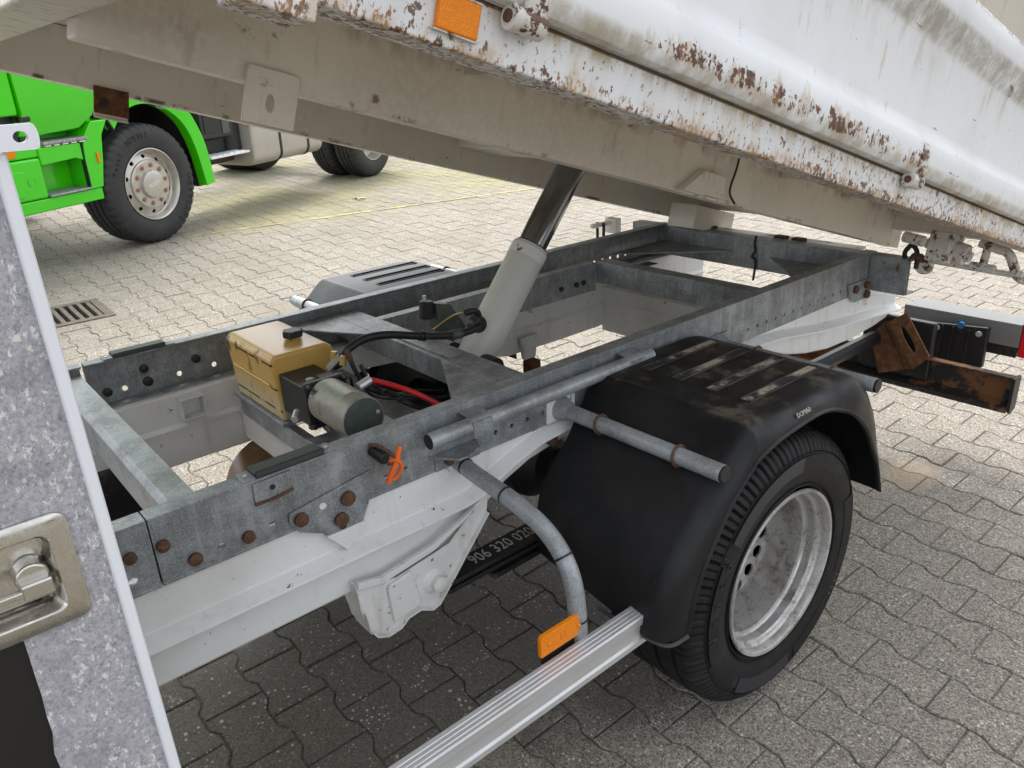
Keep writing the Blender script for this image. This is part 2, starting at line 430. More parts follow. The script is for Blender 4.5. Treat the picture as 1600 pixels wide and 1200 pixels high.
class MB:
    def __init__(s): s.v, s.f = [], []
    def add(s, v, f):
        o = len(s.v); s.v += [tuple(q) for q in v]; s.f += [tuple(i + o for i in q) for q in f]; return s
    def box(s, x0, x1, y0, y1, z0, z1):
        v = [(x, y, z) for x in (x0, x1) for y in (y0, y1) for z in (z0, z1)]
        return s.add(v, [(0, 1, 3, 2), (4, 6, 7, 5), (0, 4, 5, 1), (2, 3, 7, 6), (0, 2, 6, 4), (1, 5, 7, 3)])
    def prism(s, poly, axis, a, b):
        def P(u, w, t): return {'x': (t, u, w), 'y': (u, t, w), 'z': (u, w, t)}[axis]
        n = len(poly)
        v = [P(u, w, a) for u, w in poly] + [P(u, w, b) for u, w in poly]
        return s.add(v, [tuple(range(n)), tuple(range(2 * n - 1, n - 1, -1))] + [(i, (i + 1) % n, n + (i + 1) % n, n + i) for i in range(n)])
    def sheet(s, path, axis, a, b, t):
        """folded sheet: open 2D path given thickness t, extruded along axis"""
        n = len(path); off = []
        for i in range(n):
            p0 = Vector(path[max(i - 1, 0)]); p1 = Vector(path[i]); p2 = Vector(path[min(i + 1, n - 1)])
            d1 = (p1 - p0).normalized() if i else (p2 - p1).normalized()
            d2 = (p2 - p1).normalized() if i < n - 1 else d1
            n1, n2 = Vector((-d1.y, d1.x)), Vector((-d2.y, d2.x))
            m = n1 + n2
            m = m / max(m.dot(n1), .3) if m.length > 1e-6 else n1
            off.append(p1 + m * t)
        return s.prism([tuple(q) for q in path] + [tuple(q) for q in reversed(off)], axis, a, b)
    def tube(s, path, r, n=14, caps=True):
        P = [Vector(q) for q in path]; rings = []; o = len(s.v)
        rr = r if isinstance(r, (list, tuple)) else [r] * len(P)
        d = (P[1] - P[0]).normalized()
        up = Vector((0, 0, 1)) if abs(d.z) < .9 else Vector((1, 0, 0))
        u = d.cross(up).normalized()
        for i, q in enumerate(P):
            if i == 0: t = P[1] - P[0]
            elif i == len(P) - 1: t = P[-1] - P[-2]
            else: t = (P[i + 1] - P[i]).normalized() + (P[i] - P[i - 1]).normalized()
            t.normalize()
            u = (u - t * u.dot(t)).normalized(); w = t.cross(u)
            rings.append([q + (u * math.cos(2 * math.pi * k / n) + w * math.sin(2 * math.pi * k / n)) * rr[i] for k in range(n)])
        v = [q for ring in rings for q in ring]
        f = [(i * n + k, i * n + (k + 1) % n, (i + 1) * n + (k + 1) % n, (i + 1) * n + k) for i in range(len(P) - 1) for k in range(n)]
        if caps: f += [tuple(range(n)), tuple((len(P) - 1) * n + k for k in range(n - 1, -1, -1))]
        return s.add(v, f)
    def lathe(s, prof, cx, cz, n=64, closed=False, mod=None):
        """profile [(radius, y)] turned about the Y axis through (cx, cz)"""
        m = len(prof); v = []
        for k in range(n):
            a = 2 * math.pi * k / n
            for j, (r, y) in enumerate(prof):
                r2 = r + (mod(k, j) if mod else 0)
                v.append((cx + r2 * math.cos(a), y, cz + r2 * math.sin(a)))
        f = [(k * m + j, ((k + 1) % n) * m + j, ((k + 1) % n) * m + j + 1, k * m + j + 1) for k in range(n) for j in range(m - 1)]
        if closed: f += [(k * m + m - 1, ((k + 1) % n) * m + m - 1, ((k + 1) % n) * m, k * m) for k in range(n)]
        return s.add(v, f)
    def holed(s, u0, u1, v0, v1, holes, fn, t, k=10):
        """plate u0..u1 x v0..v1 with real holes (u, v, ru, rv); fn(u, v, w) -> xyz, w is depth 0..t"""
        cells = []; u = u0
        for (hu, hv, ru, rv) in sorted(holes):
            w = ru * 1.45
            if hu - w > u + 1e-6: cells.append((u, hu - w, None))
            cells.append((max(u, hu - w), hu + w, (hu, hv, ru, rv))); u = hu + w
        if u < u1 - 1e-6: cells.append((u, u1, None))
        for a, b, h in cells:
            if h is None:
                for w in (0, t):
                    s.add([fn(a, v0, w), fn(b, v0, w), fn(b, v1, w), fn(a, v1, w)], [(0, 1, 2, 3)])
            else:
                hu, hv, ru, rv = h
                cor = [(b, v1), (a, v1), (a, v0), (b, v0)]
                hole = [(hu + ru * math.cos(2 * math.pi * (i + .5) / 12), hv + rv * math.sin(2 * math.pi * (i + .5) / 12)) for i in range(12)]
                for w in (0, t):
                    o = [fn(q[0], q[1], w) for q in cor + hole]
                    f = []
                    for c in range(4):
                        i0 = (c * 3) % 12
                        f += [(c, 4 + i0, 4 + (i0 + 1) % 12), (c, 4 + (i0 + 1) % 12, 4 + (i0 + 2) % 12)]
                        f += [(c, 4 + (i0 + 2) % 12, 4 + (i0 + 3) % 12, (c + 1) % 4)]
                    s.add(o, f)
                s.add([fn(q[0], q[1], w) for w in (0, t) for q in hole], [(i, (i + 1) % 12, 12 + (i + 1) % 12, 12 + i) for i in range(12)])
        s.add([fn(q[0], q[1], w) for w in (0, t) for q in ((u0, v0), (u1, v0), (u1, v1), (u0, v1))],
              [(0, 1, 5, 4), (1, 2, 6, 5), (2, 3, 7, 6), (3, 0, 4, 7)])
        return s
    def mesh(s, name, angle=34):
        bm = bmesh.new()
        vs = [bm.verts.new(q) for q in s.v]
        for q in s.f:
            try: bm.faces.new([vs[i] for i in q])
            except ValueError: pass
        bmesh.ops.remove_doubles(bm, verts=bm.verts, dist=1e-5)
        bmesh.ops.recalc_face_normals(bm, faces=bm.faces)
        for e in bm.edges:
            e.smooth = len(e.link_faces) == 2 and e.calc_face_angle(3.2) < R(angle)
        for q in bm.faces: q.smooth = True
        me = bpy.data.meshes.new(name); bm.to_mesh(me); bm.free()
        return me
    def build(s, name, mat, parent=None, bevel=0., keep=False, angle=34):
        me = s.mesh(name, angle)
        return place(name, me, mat, parent, bevel, keep)

def place(name, me, mat, parent=None, bevel=0., keep=False):
    po = WO.get(parent, Vector((0, 0, 0)))
    if keep: o_ = po.copy()
    else:
        xs = [v.co for v in me.vertices]
        o_ = Vector([(min(q[i] for q in xs) + max(q[i] for q in xs)) / 2 for i in range(3)])
    me.transform(Matrix.Translation(-o_))
    ob = bpy.data.objects.new(name, me); COL.objects.link(ob)
    ob.parent = parent; ob.location = o_ - po
    WO[ob] = o_
    if isinstance(mat, str): mat = MT[mat]
    me.materials.append(mat)
    if bevel:
        b = ob.modifiers.new('bevel', 'BEVEL'); b.width = bevel; b.segments = 2
        b.limit_method = 'ANGLE'; b.angle_limit = R(38); b.harden_normals = True
    return ob

def clone(ob, parent, delta):
    """copy of a part moved by delta in the space of its parent"""
    c = ob.copy(); COL.objects.link(c); c.parent = parent
    c.location = ob.location + Vector(delta); WO[c] = WO[ob] + Vector(delta)
    for ch in ob.children:
        k = ch.copy(); COL.objects.link(k); k.parent = c; WO[k] = WO[ch] + Vector(delta)
    return c

def empty(name, loc):
    e = bpy.data.objects.new(name, None); COL.objects.link(e)
    e.location = loc; e.empty_display_size = .1; WO[e] = Vector(loc); return e

def tag(o, label=None, cat=None, group=None, kind=None):
    for k, v in (('label', label), ('category', cat), ('group', group), ('kind', kind)):
        if v: o[k] = v
    return o

def bez(pts, sub=6):
    """Catmull-Rom through points"""
    P = [Vector(q) for q in pts]; out = []
    for i in range(len(P) - 1):
        a, b, c, d = P[max(i - 1, 0)], P[i], P[i + 1], P[min(i + 2, len(P) - 1)]
        for k in range(sub):
            t = k / sub
            out.append(.5 * ((2 * b) + (c - a) * t + (2 * a - 5 * b + 4 * c - d) * t * t + (3 * b - a - 3 * c + d) * t ** 3))
    return out + [P[-1]]

def text_mesh(name, s, size, depth, mat, parent, mtx, track=1.0):
    cu = bpy.data.curves.new(name, 'FONT'); cu.body = s; cu.size = size; cu.extrude = depth
    cu.align_x = 'CENTER'; cu.align_y = 'CENTER'; cu.space_character = track; cu.resolution_u = 3
    ob = bpy.data.objects.new(name, cu); COL.objects.link(ob)
    bpy.context.view_layer.update()
    me = bpy.data.meshes.new_from_object(ob.evaluated_get(bpy.context.evaluated_depsgraph_get()))
    bpy.data.objects.remove(ob); bpy.data.curves.remove(cu)
    me.transform(mtx); me.name = name
    me.materials.clear()
    return place(name, me, mat, parent)

# ------------------------------------------------------------------ ground (falls 5 % towards the camera)
BETA = math.atan(.05)
def gw(gx, gy, gz=0):                                    # yard coordinates -> world
    return Vector((gx, 1 + gy * math.cos(BETA) - gz * math.sin(BETA), gy * math.sin(BETA) + gz * math.cos(BETA)))
def to_px(w):
    q = w - Vector((0, 0, CAM_Z)); z = fw.dot(q)
    if z < .3: return None
    return CX + F_PX * rt.dot(q) / z, CY + F_PX * dn.dot(q) / z, z
DR = (.645, 1.125, 4.445, 4.925)                         # drain frame in yard coordinates
ym = bpy.data.meshes.new('paved_yard')
ZB = -.0055
XS, YS = (-60, DR[0], DR[1], 120), (-40, DR[2], DR[3], 140)
ym.from_pydata([(x, y, ZB) for y in YS for x in XS], [], [(r * 4 + c, r * 4 + c + 1, r * 4 + c + 5, r * 4 + c + 4) for r in range(3) for c in range(3) if (r, c) != (1, 1)])
ym.materials.append(MT['joint'])
yard = bpy.data.objects.new('paved_yard', ym); COL.objects.link(yard)
yard.location = (0, 1, 0); yard.rotation_euler = (BETA, 0, 0); WO[yard] = Vector((0, 0, 0))
tag(yard, 'grey concrete yard paved with interlocking bone-shaped stones', 'ground', kind='structure')

def stone_geo(full=True):
    g = .0016
    prof = [(.0825, -.1015), (.0825, -.0655), (.063, -.036), (.063, .036), (.0825, .0655), (.0825, .1015)]
    out = [(x - g, max(min(y, .1015 - g), -.1015 + g)) for x, y in prof]
    out = out + [(-x, y) for x, y in reversed(out)]
    n = len(out); ins = []
    for x, y in out:
        ins.append((x - math.copysign(.0035, x), y - (math.copysign(.0035, y) if abs(y) > .09 else 0)))
    v = [(x, y, 0) for x, y in ins] + [(x, y, -.004) for x, y in out] + [(x, y, -.013) for x, y in out]
    f = [tuple(range(n))] + [(n + i, n + (i + 1) % n, (i + 1) % n, i) for i in range(n)]
    if full: f += [(2 * n + i, 2 * n + (i + 1) % n, n + (i + 1) % n, n + i) for i in range(n)]
    return v, f
SV, SF = stone_geo()
spots = []
for i in range(-20, 95):
    for j in range(-16, 70):
        gx = 2.447 + (i - 10) * .1455; gy = -.1575 + j * .203 + (i % 2) * .1015
        if not (-1.6 < gx < 13.5 and -1.8 < gy < 12.5): continue
        if DR[0] - .03 < gx < DR[1] + .03 and DR[2] - .05 < gy < DR[3] + .05: continue
        q = to_px(gw(gx, gy))
        if not q or not (-500 < q[0] < 2250 and 100 < q[1] < 2100): continue
        spots.append((gx, gy, q))
def seen(px, py):                                        # where the truck leaves the paving open to view
    def inside(poly):
        c = False
        for (x1, y1), (x2, y2) in zip(poly, poly[1:] + poly[:1]):
            if (y1 > py) != (y2 > py) and px < (x2 - x1) * (py - y1) / (y2 - y1) + x1: c = not c
        return c
    return any(inside(q) for q in (
        [(1390, 590), (1600, 650), (1600, 1200), (1210, 1200), (1210, 1080), (1330, 900), (1335, 760), (1380, 760)],
        [(250, 1200), (250, 1090), (560, 940), (640, 990), (740, 950), (860, 950), (1000, 1010), (1090, 1100), (1180, 1200)],
        [(90, 420), (240, 390), (330, 330), (480, 430), (330, 520), (110, 570)],
        [(1420, 430), (1600, 440), (1600, 490), (1420, 465)]))
order = sorted((-(1 / q[2] ** 2), k) for k, (gx, gy, q) in enumerate(spots) if seen(q[0], q[1]) and 0 < q[0] < 1600 and q[1] < 1200)
single = set(k for _, k in order[:300])
rs = random.Random(3)
variants = []
for t in range(8):
    me = bpy.data.meshes.new('paving_stone')
    me.from_pydata(SV, [], SF)
    at = me.attributes.new('tone', 'FLOAT', 'FACE'); at.data.foreach_set('value', [t / 7] * len(SF))
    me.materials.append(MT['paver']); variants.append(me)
bv, bf, bt = [], [], []
for k, (gx, gy, q) in enumerate(spots):
    dz = rs.uniform(-.0024, .0022); ax, ay, az = rs.uniform(-.011, .011), rs.uniform(-.010, .010), rs.uniform(-.012, .012)
    tone = rs.randrange(8)
    if k in single:
        o = bpy.data.objects.new('paving_stone', variants[tone]); COL.objects.link(o); o.parent = yard
        o.location = (gx, gy, dz); o.rotation_euler = (ax, ay, az)
    else:
        b0 = len(bv); ca, sa = math.cos(az), math.sin(az)
        bv += [(gx + x * ca - y * sa, gy + x * sa + y * ca, dz + z + ax * y - ay * x) for x, y, z in SV]
        bf += [tuple(i + b0 for i in f) for f in SF]; bt += [tone / 7] * len(SF)
me = bpy.data.meshes.new('paving_stones'); me.from_pydata(bv, [], bf)
at = me.attributes.new('tone', 'FLOAT', 'FACE'); at.data.foreach_set('value', bt)
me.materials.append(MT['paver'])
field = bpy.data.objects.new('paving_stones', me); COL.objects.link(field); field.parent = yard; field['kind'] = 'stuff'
# worn yellow line
lv, lf = [], []
A, Bp = Vector((2.3, 6.33)), Vector((7.4, 5.69)); nl = 60
d = (Bp - A).normalized(); nrm = Vector((-d.y, d.x))
for k in range(nl + 1):
    q = A.lerp(Bp, k / nl); w = .017 + .006 * rs.uniform(-1, 1)
    lv += [(*(q + nrm * w), .0042), (*(q - nrm * w), .0042)]
lf = [(2 * k, 2 * k + 1, 2 * k + 3, 2 * k + 2) for k in range(nl)]
me = bpy.data.meshes.new('painted_line'); me.from_pydata(lv, [], lf); me.materials.append(MT['yellow'])
o = bpy.data.objects.new('painted_line', me); COL.objects.link(o)
o.location = (0, 1, 0); o.rotation_euler = (BETA, 0, 0)
tag(o, 'thin worn yellow line painted across the paving', 'marking', kind='structure')

# ------------------------------------------------------------------ drain
drain = empty('drain_grate', gw((DR[0] + DR[1]) / 2, (DR[2] + DR[3]) / 2)); drain.rotation_euler = (BETA, 0, 0)
WO[drain] = Vector((0, 0, 0))
hw, hl_ = (DR[1] - DR[0]) / 2, (DR[3] - DR[2]) / 2
m = MB()
for a, b, c, d in ((-hw, hw, -hl_, -hl_ + .055), (-hw, hw, hl_ - .055, hl_), (-hw, -hw + .055, -hl_ + .055, hl_ - .055), (hw - .055, hw, -hl_ + .055, hl_ - .055)):
    m.box(a, b, c, d, -.05, .006)
m.build('frame', 'iron', drain, .004)
m = MB()
for a, b, c, d in ((-hw - .10, hw + .10, -hl_ - .12, -hl_), (-hw - .10, hw + .10, hl_, hl_ + .12), (-hw - .10, -hw, -hl_, hl_), (hw, hw + .10, -hl_, hl_)):
    m.box(a, b, c, d, -.03, -.0022)
m.build('mortar_collar', 'paver', drain)
m = MB().box(-hw + .04, hw - .04, -hl_ + .04, hl_ - .04, -.30, -.28); m.build('sump', 'black', drain)
bar = None
for k in range(7):
    x = -hw + .075 + k * (2 * hw - .15) / 6
    if bar is None: bar = MB().box(x - .014, x + .014, -hl_ + .04, hl_ - .04, -.035, .003).build('bar', 'iron', drain, .004); x0 = x
    else: clone(bar, drain, (x - x0, 0, 0))
tag(drain, 'square cast iron drain grate set in the paving', 'drain')
# a dry leaf on the paving near the line
lw = gw(4.30, 6.77)
m = MB()
for k in range(5):
    a = k * 1.25 + .3; c = Vector((math.cos(a), math.sin(a), 0)); n_ = Vector((-c.y, c.x, 0))
    m.add([Vector((0, 0, .008)), c * .05 + n_ * .022 + Vector((0, 0, .022)), c * .10 + Vector((0, 0, .012)), c * .05 - n_ * .022 + Vector((0, 0, .018))], [(0, 1, 2, 3)])
o = m.build('leaf', 'leaf'); o.location = lw + Vector((0, 0, .012)); tag(o, 'dry curled leaf lying on the mossy paving beyond the yellow line', 'leaf')

# ------------------------------------------------------------------ tipper truck
truck = empty('tipper_truck', (1.54, 1.81, 0))
tag(truck, 'white tipper truck with raised rusty load bed over bare galvanised subframe', 'truck')
YC = 1.8085
def my(y): return 2 * YC - y

def bolt(x, y, z, parent, r=.0125, h=.008, mat='rustbolt', s=-1):
    q_ = random.uniform(.88, 1.12); r *= q_; h *= random.uniform(.8, 1.2)
    y2 = y + s * h
    m = MB().lathe([(0.0001, y2 + s * .003), (r * .6, y2 + s * .0022), (r, y2), (r, y)], x, z, 12)
    return m.build('bolt', mat, parent)

# --- subframe rails: folded channels with real holes
def rail(x0, x1, ysign, holes, parent):
    yo = 1.305 if ysign > 0 else my(1.305)
    fn = lambda u, v, w: (u, yo + ysign * w, v)
    m = MB().holed(x0, x1, .762, .8985, [(hx, hz, rx, rz) for hx, hz, rx, rz in holes], fn, .006)
    for z0, z1 in ((.8945, .9005), (.762, .768)):
        a, b = sorted((yo, yo + ysign * .0415)); m.box(x0, x1, a - .0004, b, z0, z1)
    return m.build('subframe_rail', 'galv', parent, .0018)
H = .797
near_holes = [(.348, .794, .008, .0055), (.449, .795, .008, .006)] + [(x, H, .006, .006) for x in (.707, .756)] + \
    [(1.009 + .05 * k, H, .006, .006) for k in range(5)] + [(2.031 + .0515 * k, H, .006, .006) for k in range(12)]
nr = rail(.2365, 2.84, 1, near_holes, truck)
front_n = rail(.04, .2340, 1, [(.10, .795, .008, .006), (.191, .795, .009, .006)], truck); front_n.name = 'rail_extension'
far_holes = [(x, .797, .008, .008) for x in (.452, .606, .711)] + [(1.53 + .05 * k, .797, .0085, .0085) for k in range(22)]
fr = rail(.36, 2.84, -1, far_holes, truck)
front_f = rail(-.1, .352, -1, [], truck); front_f.name = 'rail_extension'
MB().box(.215, .26, 1.3113, 1.3140, .769, .8935).build('seam_backing', 'black', nr)  # black backing strips added behind the rail seam to stop light leaking through
MB().box(.215, .26, 1.3140, 1.346, .8900, .8943).build('seam_backing', 'black', nr)
for x, z in ((.251, .842), (.298, .791), (.399, .792)): bolt(x, 1.305, z, nr)
bolt(.196, 1.305, .843, front_n)
for x, z in ((.405, .80), (.512, .84), (.515, .80), (.66, .83)): bolt(x, my(1.311), z, fr, .014, .008, 'black')
bolt(.33, my(1.311), .80, front_f, .014, .008, 'black')
# welded patch bracket, its rusty weld, bolted plate
m = MB().prism([(.424, .894), (.423, .856), (.43, .853), (.50, .857), (.503, .896)], 'y', 1.3005, 1.3052); o = m.build('patch_bracket', 'galv', nr, .002)
m = MB().tube([(.423, 1.3, .853), (.46, 1.2995, .852), (.50, 1.3, .857)], .0036, 8); m.build('weld_seam', 'rustbolt', nr)
m = MB().lathe([(.0001, 1.3), (.006, 1.3), (.006, 1.3012)], .461, .876, 10); m.build('bolt', 'black', nr)
pl = MB().prism([(.482, .806), (.48, .787), (.498, .758), (.563, .724), (.637, .724), (.655, .759), (.670, .81), (.668, .832)], 'y', 1.2985, 1.3045).build('mounting_plate', 'galv', truck, .0015)
for x, z in ((.503, .787), (.608, .791), (.587, .750)): bolt(x, 1.2985, z, pl, .0145, .009)
m = MB().lathe([(.0001, 1.2978), (.0075, 1.2978), (.0075, 1.2990)], .553, .795, 10); m.build('slot', 'white', pl)
m = MB().lathe([(.0001, 1.2978), (.0085, 1.2978), (.0085, 1.2990)], .59, .733, 10); m.build('slot', 'black', pl)
# rubber rest pads
for yc, nm in ((1.326, 'n'), (my(1.326), 'f')):
    pad = MB().prism([(yc - .022, .901), (yc + .022, .901), (yc + .019, .9135), (yc - .019, .9135)], 'x', .434, .578).build('rest_pad', 'pad', truck, .003)
    for x in (.422, .590):
        c = MB().box(x - .0125, x + .0125, yc - .021, yc + .021, .9008, .904).build('pad_clip', 'galv', pad, .001)
        MB().tube([(x, yc, .903), (x, yc, .906)], .0045, 8).build('rivet', 'alu', pad)

# --- subframe crossmembers
def chan_x(name, x0, x1, y0, y1, z0, z1, openrear=True, mat='galv'):
    xs = (x0, x1) if openrear else (x1, x0)
    t = .005
    path = [(xs[1], z0), (xs[0], z0), (xs[0], z1), (xs[1], z1)]
    return MB().sheet(path, 'y', y0, y1, -t if openrear else t).build(name, mat, truck, .0025)
m = MB().sheet([(.345, .775), (.293, .775), (.283, .785), (.283, .864), (.295, .876), (.345, .876)], 'y', 1.347, my(1.347), -.005)
m.build('front_crossmember', 'galvtube', truck, .002)
cr = MB().sheet([(1.190, .80), (1.190, .8685), (1.104, .8685), (1.104, .80)], 'y', 1.347, my(1.347), .006).build('cradle_crossmember', 'galv', truck, .002)
for a, b in ((1.347, 1.65), (my(1.347), my(1.65))):
    MB().prism([(1.1035, a), (1.1035, b), (.925, a)], 'z', .862, .8675).build('gusset_plate', 'galv', truck, .001)
MB().box(1.12, 1.18, 1.64, 1.98, .869, .872).build('weld_plate', 'galv', cr, .001)
mx = chan_x('middle_crossmember', 2.175, 2.238, 1.347, 2.10, .785, .872)
lo = MB()
lo.holed(1.192, 2.172, .757, .866, [(1.24 + .05 * k, .792, .006, .006) for k in range(19) if k not in (14, 15, 16)], lambda u, v, w: (u, 2.098 + w, v), .005)
lo.box(1.192, 2.172, 2.0975, 2.138, .862, .8675); lo.box(1.192, 2.172, 2.0975, 2.138, .756, .761)
lo = lo.build('inner_longeron', 'galv', truck, .0015)
for x in (1.98, 2.06, 2.10): bolt(x, 2.098, .80, lo, .011, .007, 'black')
rx = chan_x('rear_crossmember', 2.795, 2.86, 1.160, my(1.160), .765, .8925)
for s in (0, 1):
    f = (lambda y: y) if s == 0 else my
    MB().prism([(2.44, f(1.350)), (2.794, f(1.350)), (2.794, f(1.72))], 'z', .824, .829).build('gusset_plate', 'galv', truck, .001)
m = MB().tube(bez([(2.828, 1.196, .885), (2.828, 1.199, .915), (2.828, 1.178, .940), (2.828, 1.157, .915), (2.828, 1.154, .86)], 5), .0085, 10); m.build('lashing_loop', 'black', rx)
bolt(2.79, 1.20, .862, rx, .014, .001, 'rustbolt')
m = MB().prism([(2.64, .812), (2.74, .81), (2.80, .806), (2.80, .735), (2.70, .735), (2.655, .765)], 'y', 1.298, 1.3045); rp = m.build('corner_bracket', 'galv', truck, .001)
for x, z in ((2.69, .787), (2.765, .790), (2.775, .752)): bolt(x, 1.298, z, rp, .015, .012, 'rustbolt')
MB().prism([(1.165, .765), (1.30, .765), (1.30, .895), (1.165, .895)], 'x', 2.789, 2.7945).build('end_plate', 'galv', rx, .001)

# --- lashing tube, its clips, gusset, side-guard tube
lt = MB().tube([(.797, 1.268, .8615), (1.0, 1.268, .8615), (1.52, 1.268, .8635)], .0185, 18).build('lashing_tube', 'galvtube', truck, .001)
MB().tube([(.7962, 1.268, .8615), (.80, 1.268, .8615)], .0172, 16).build('tube_end', 'black', lt)
for xc in (.932, 1.45):
    MB().sheet([(1.303, .885), (1.275, .883), (1.250, .872), (1.2475, .850), (1.2485, .836)], 'x', xc - .028, xc + .028, .003).build('tube_clip', 'galv', lt, .001)
MB().prism([(.815, 1.304), (.951, 1.304), (.928, 1.262), (.885, 1.246), (.86, 1.247)], 'z', .7995, .8045).build('flat_gusset', 'galv', truck, .001)
MB().prism([(.83, .762), (.955, .762), (.955, .80), (.83, .80)], 'y', 1.3, 1.3045).build('tube_flange', 'galv', truck, .001)
bolt(.865, 1.3, .781, lt, .0125)
path = bez([(.9, 1.315, .760), (.9, 1.25, .750), (.9, 1.12, .735), (.9, 1.03, .714), (.9, .972, .675), (.9, .942, .622), (.9, .93, .55), (.9, .928, .47)], 6)
gt = MB().tube(path, .0195, 18).build('side_guard_tube', 'galvtube', truck)
for y, z, dy, dz in ((1.285, .756, 1, .13), (1.145, .739, 1, .12), (.966, .671, .65, .75), (.929, .537, .1, 1)):
    d = Vector((0, dy, dz)).normalized() * .0022; c = Vector((.9, y, z))
    MB().tube([c - d, c + d], .0207, 18).build('cable_tie', 'hose', gt)

# --- mudguard pegs
def peg(x, ynear, s):
    f = (lambda y: y) if s > 0 else my
    t = MB().tube([(x, f(1.30), .795), (x, f(.815), .795)], .0195, 18).build('mudguard_peg', 'galvtube', truck, .0015)
    MB().tube([(x, f(.8205), .795), (x, f(.808), .795)], [.0188, .0182], 18).build('peg_cap', 'hose', t, .002)
    for y in (1.161, .93):
        c = [(x + .023 * math.cos(a), f(y) + .003 * math.sin(a), .795 + .023 * math.sin(a)) for a in [2 * math.pi * k / 18 for k in range(19)]]
        MB().tube(c, .0034, 8, False).build('clamp_ring', 'rustbolt', t)
    pm = MB()
    a, b = sorted((f(1.305), f(1.297)))
    pm.box(x - .048, x + .048, a, b, .766, .824)
    pm.build('peg_plate', 'whiteold' if x < 1.5 else 'galv', t, .002)
    pm = MB(); r0 = []
    pm.tube([(x, f(1.298), .795), (x, f(1.262), .795)], [.033, .0205], 18); pm.build('peg_socket', 'galvtube', t)
    return t
for x in (1.215, 1.865):
    for s in (1, -1): peg(x, 1, s)

# --- white ladder frame
ST = [(-.1, .655, .540), (.5, .655, .540), (.90, .655, .541), (.945, .664, .560), (.985, .684, .602), (1.05, .710, .640), (1.13, .732, .668), (1.25, .742, .688),
      (1.6, .745, .70), (2.0, .742, .70), (2.2, .728, .668), (2.33, .708, .625), (2.45, .690, .597), (2.6, .673, .574), (2.77, .658, .567), (2.95, .64, .575), (3.07, .628, .59)]
FAR = ST[:5] + [(1.05, .70, .63), (1.2, .715, .66), (1.45, .70, .64), (1.65, .65, .575), (1.82, .622, .532), (2.1, .618, .528), (2.4, .622, .530), (2.77, .64, .56), (3.07, .628, .59)]
def frame_rail(side):
    f = (lambda y: y) if side > 0 else my
    m = MB(); rings = []
    for x, zr, zb in (ST if side > 0 else FAR):
        rings.append([(x, f(y), z) for y, z in ((1.325, .7615), (1.3145, .757), (1.3145, zr + .022), (1.3125, zr + .019), (1.282, zr + .003), (1.281, zr - .002),
                      (1.320, zr - .004), (1.331, zr - .008), (1.331, zb + .006), (1.335, zb), (1.369, zb), (1.372, zb + .006), (1.372, zr - .006), (1.382, zr - .002), (1.382, zr + .003),
                      (1.3725, zr + .014), (1.3725, .757), (1.366, .7615))])
    n = len(rings[0]); v = [q for r_ in rings for q in r_]
    m.add(v, [(i * n + k, i * n + (k + 1) % n, (i + 1) * n + (k + 1) % n, (i + 1) * n + k) for i in range(len(rings) - 1) for k in range(n)] + [tuple(range(n)), tuple(range((len(rings) - 1) * n, len(rings) * n))])
    return m.build('chassis_rail', 'white', truck, 0, False, 20)
cn, cf = frame_rail(1), frame_rail(-1)
m = MB().prism([(.55, .7235), (.64, .7235), (.64, .700), (.592, .672)], 'y', 1.296, 1.315); m.build('rail_tab', 'white', cn, .002)
bolt(1.19, 1.315, .712, cn, .016, .014, 'rustbolt')
# front cross-brace with punched holes, and the box bracket on the far rail
wx = MB()
wx.holed(1.376, my(1.376), .742, .806, [(1.45 + .075 * k, .775, .006, .006) for k in range(10)], lambda u, v, w: (v, u, .665 - w), .004)
wx.prism([(.742, .665), (.742, .565), (.746, .565), (.746, .661)], 'y', 1.376, my(1.376))
wx.prism([(.806, .665), (.806, .58), (.802, .58), (.802, .661)], 'y', 1.376, my(1.376))
wx.build('cross_brace', 'white', truck)
m = MB(); a, b = my(1.372), my(1.415)
m.box(.563, .632, b, a, .747, .751); m.box(.563, .567, b, a, .688, .747); m.box(.628, .632, b, a, .688, .747); m.box(.567, .628, b, a, .688, .692)
m.build('box_bracket', 'white', cf, .0015)
# rear cross-brace
m = MB().sheet([(2.49, .703), (2.36, .703), (2.36, .655), (2.352, .648), (2.352, .642), (2.362, .638), (2.362, .515), (2.42, .515)], 'y', 1.374, my(1.374), -.004)
rbk = m.build('rear_cross_brace', 'white', truck, .0015)
MB().tube([(2.3605, 2.17, .585), (2.364, 2.17, .585)], .0115, 14).build('drain_hole', 'black', rbk)
m = MB().prism([(1.905, .757), (2.0, .757), (1.985, .725), (1.93, .69)], 'y', my(1.372), my(1.405)); m.build('rail_tab', 'white', cf, .002)
m = MB().prism([(1.87, .60), (1.965, .60), (1.945, .50), (1.885, .50)], 'y', my(1.374), my(1.40)); m.build('rubber_mount', 'whiteold', cf, .01)
m = MB().box(1.885, 1.945, my(1.38), my(1.43), .44, .502); m.build('mount_foot', 'rust', cf, .008)
m = MB().sheet([(2.55, .69), (2.55, .755), (2.66, .755)], 'y', my(1.376), my(1.43), .003); m.build('small_bracket', 'galv', cf, .001)
m = MB().box(3.0, 3.075, 1.33, 1.36, .61, .72); m.build('rail_end_cap', 'white', cn, .004)
m = MB().prism([(2.80, .735), (2.98, .70), (3.07, .695), (3.07, .685), (2.98, .688), (2.80, .70)], 'y', 1.30, 1.318); m.build('rail_lip', 'white', cn, .001)

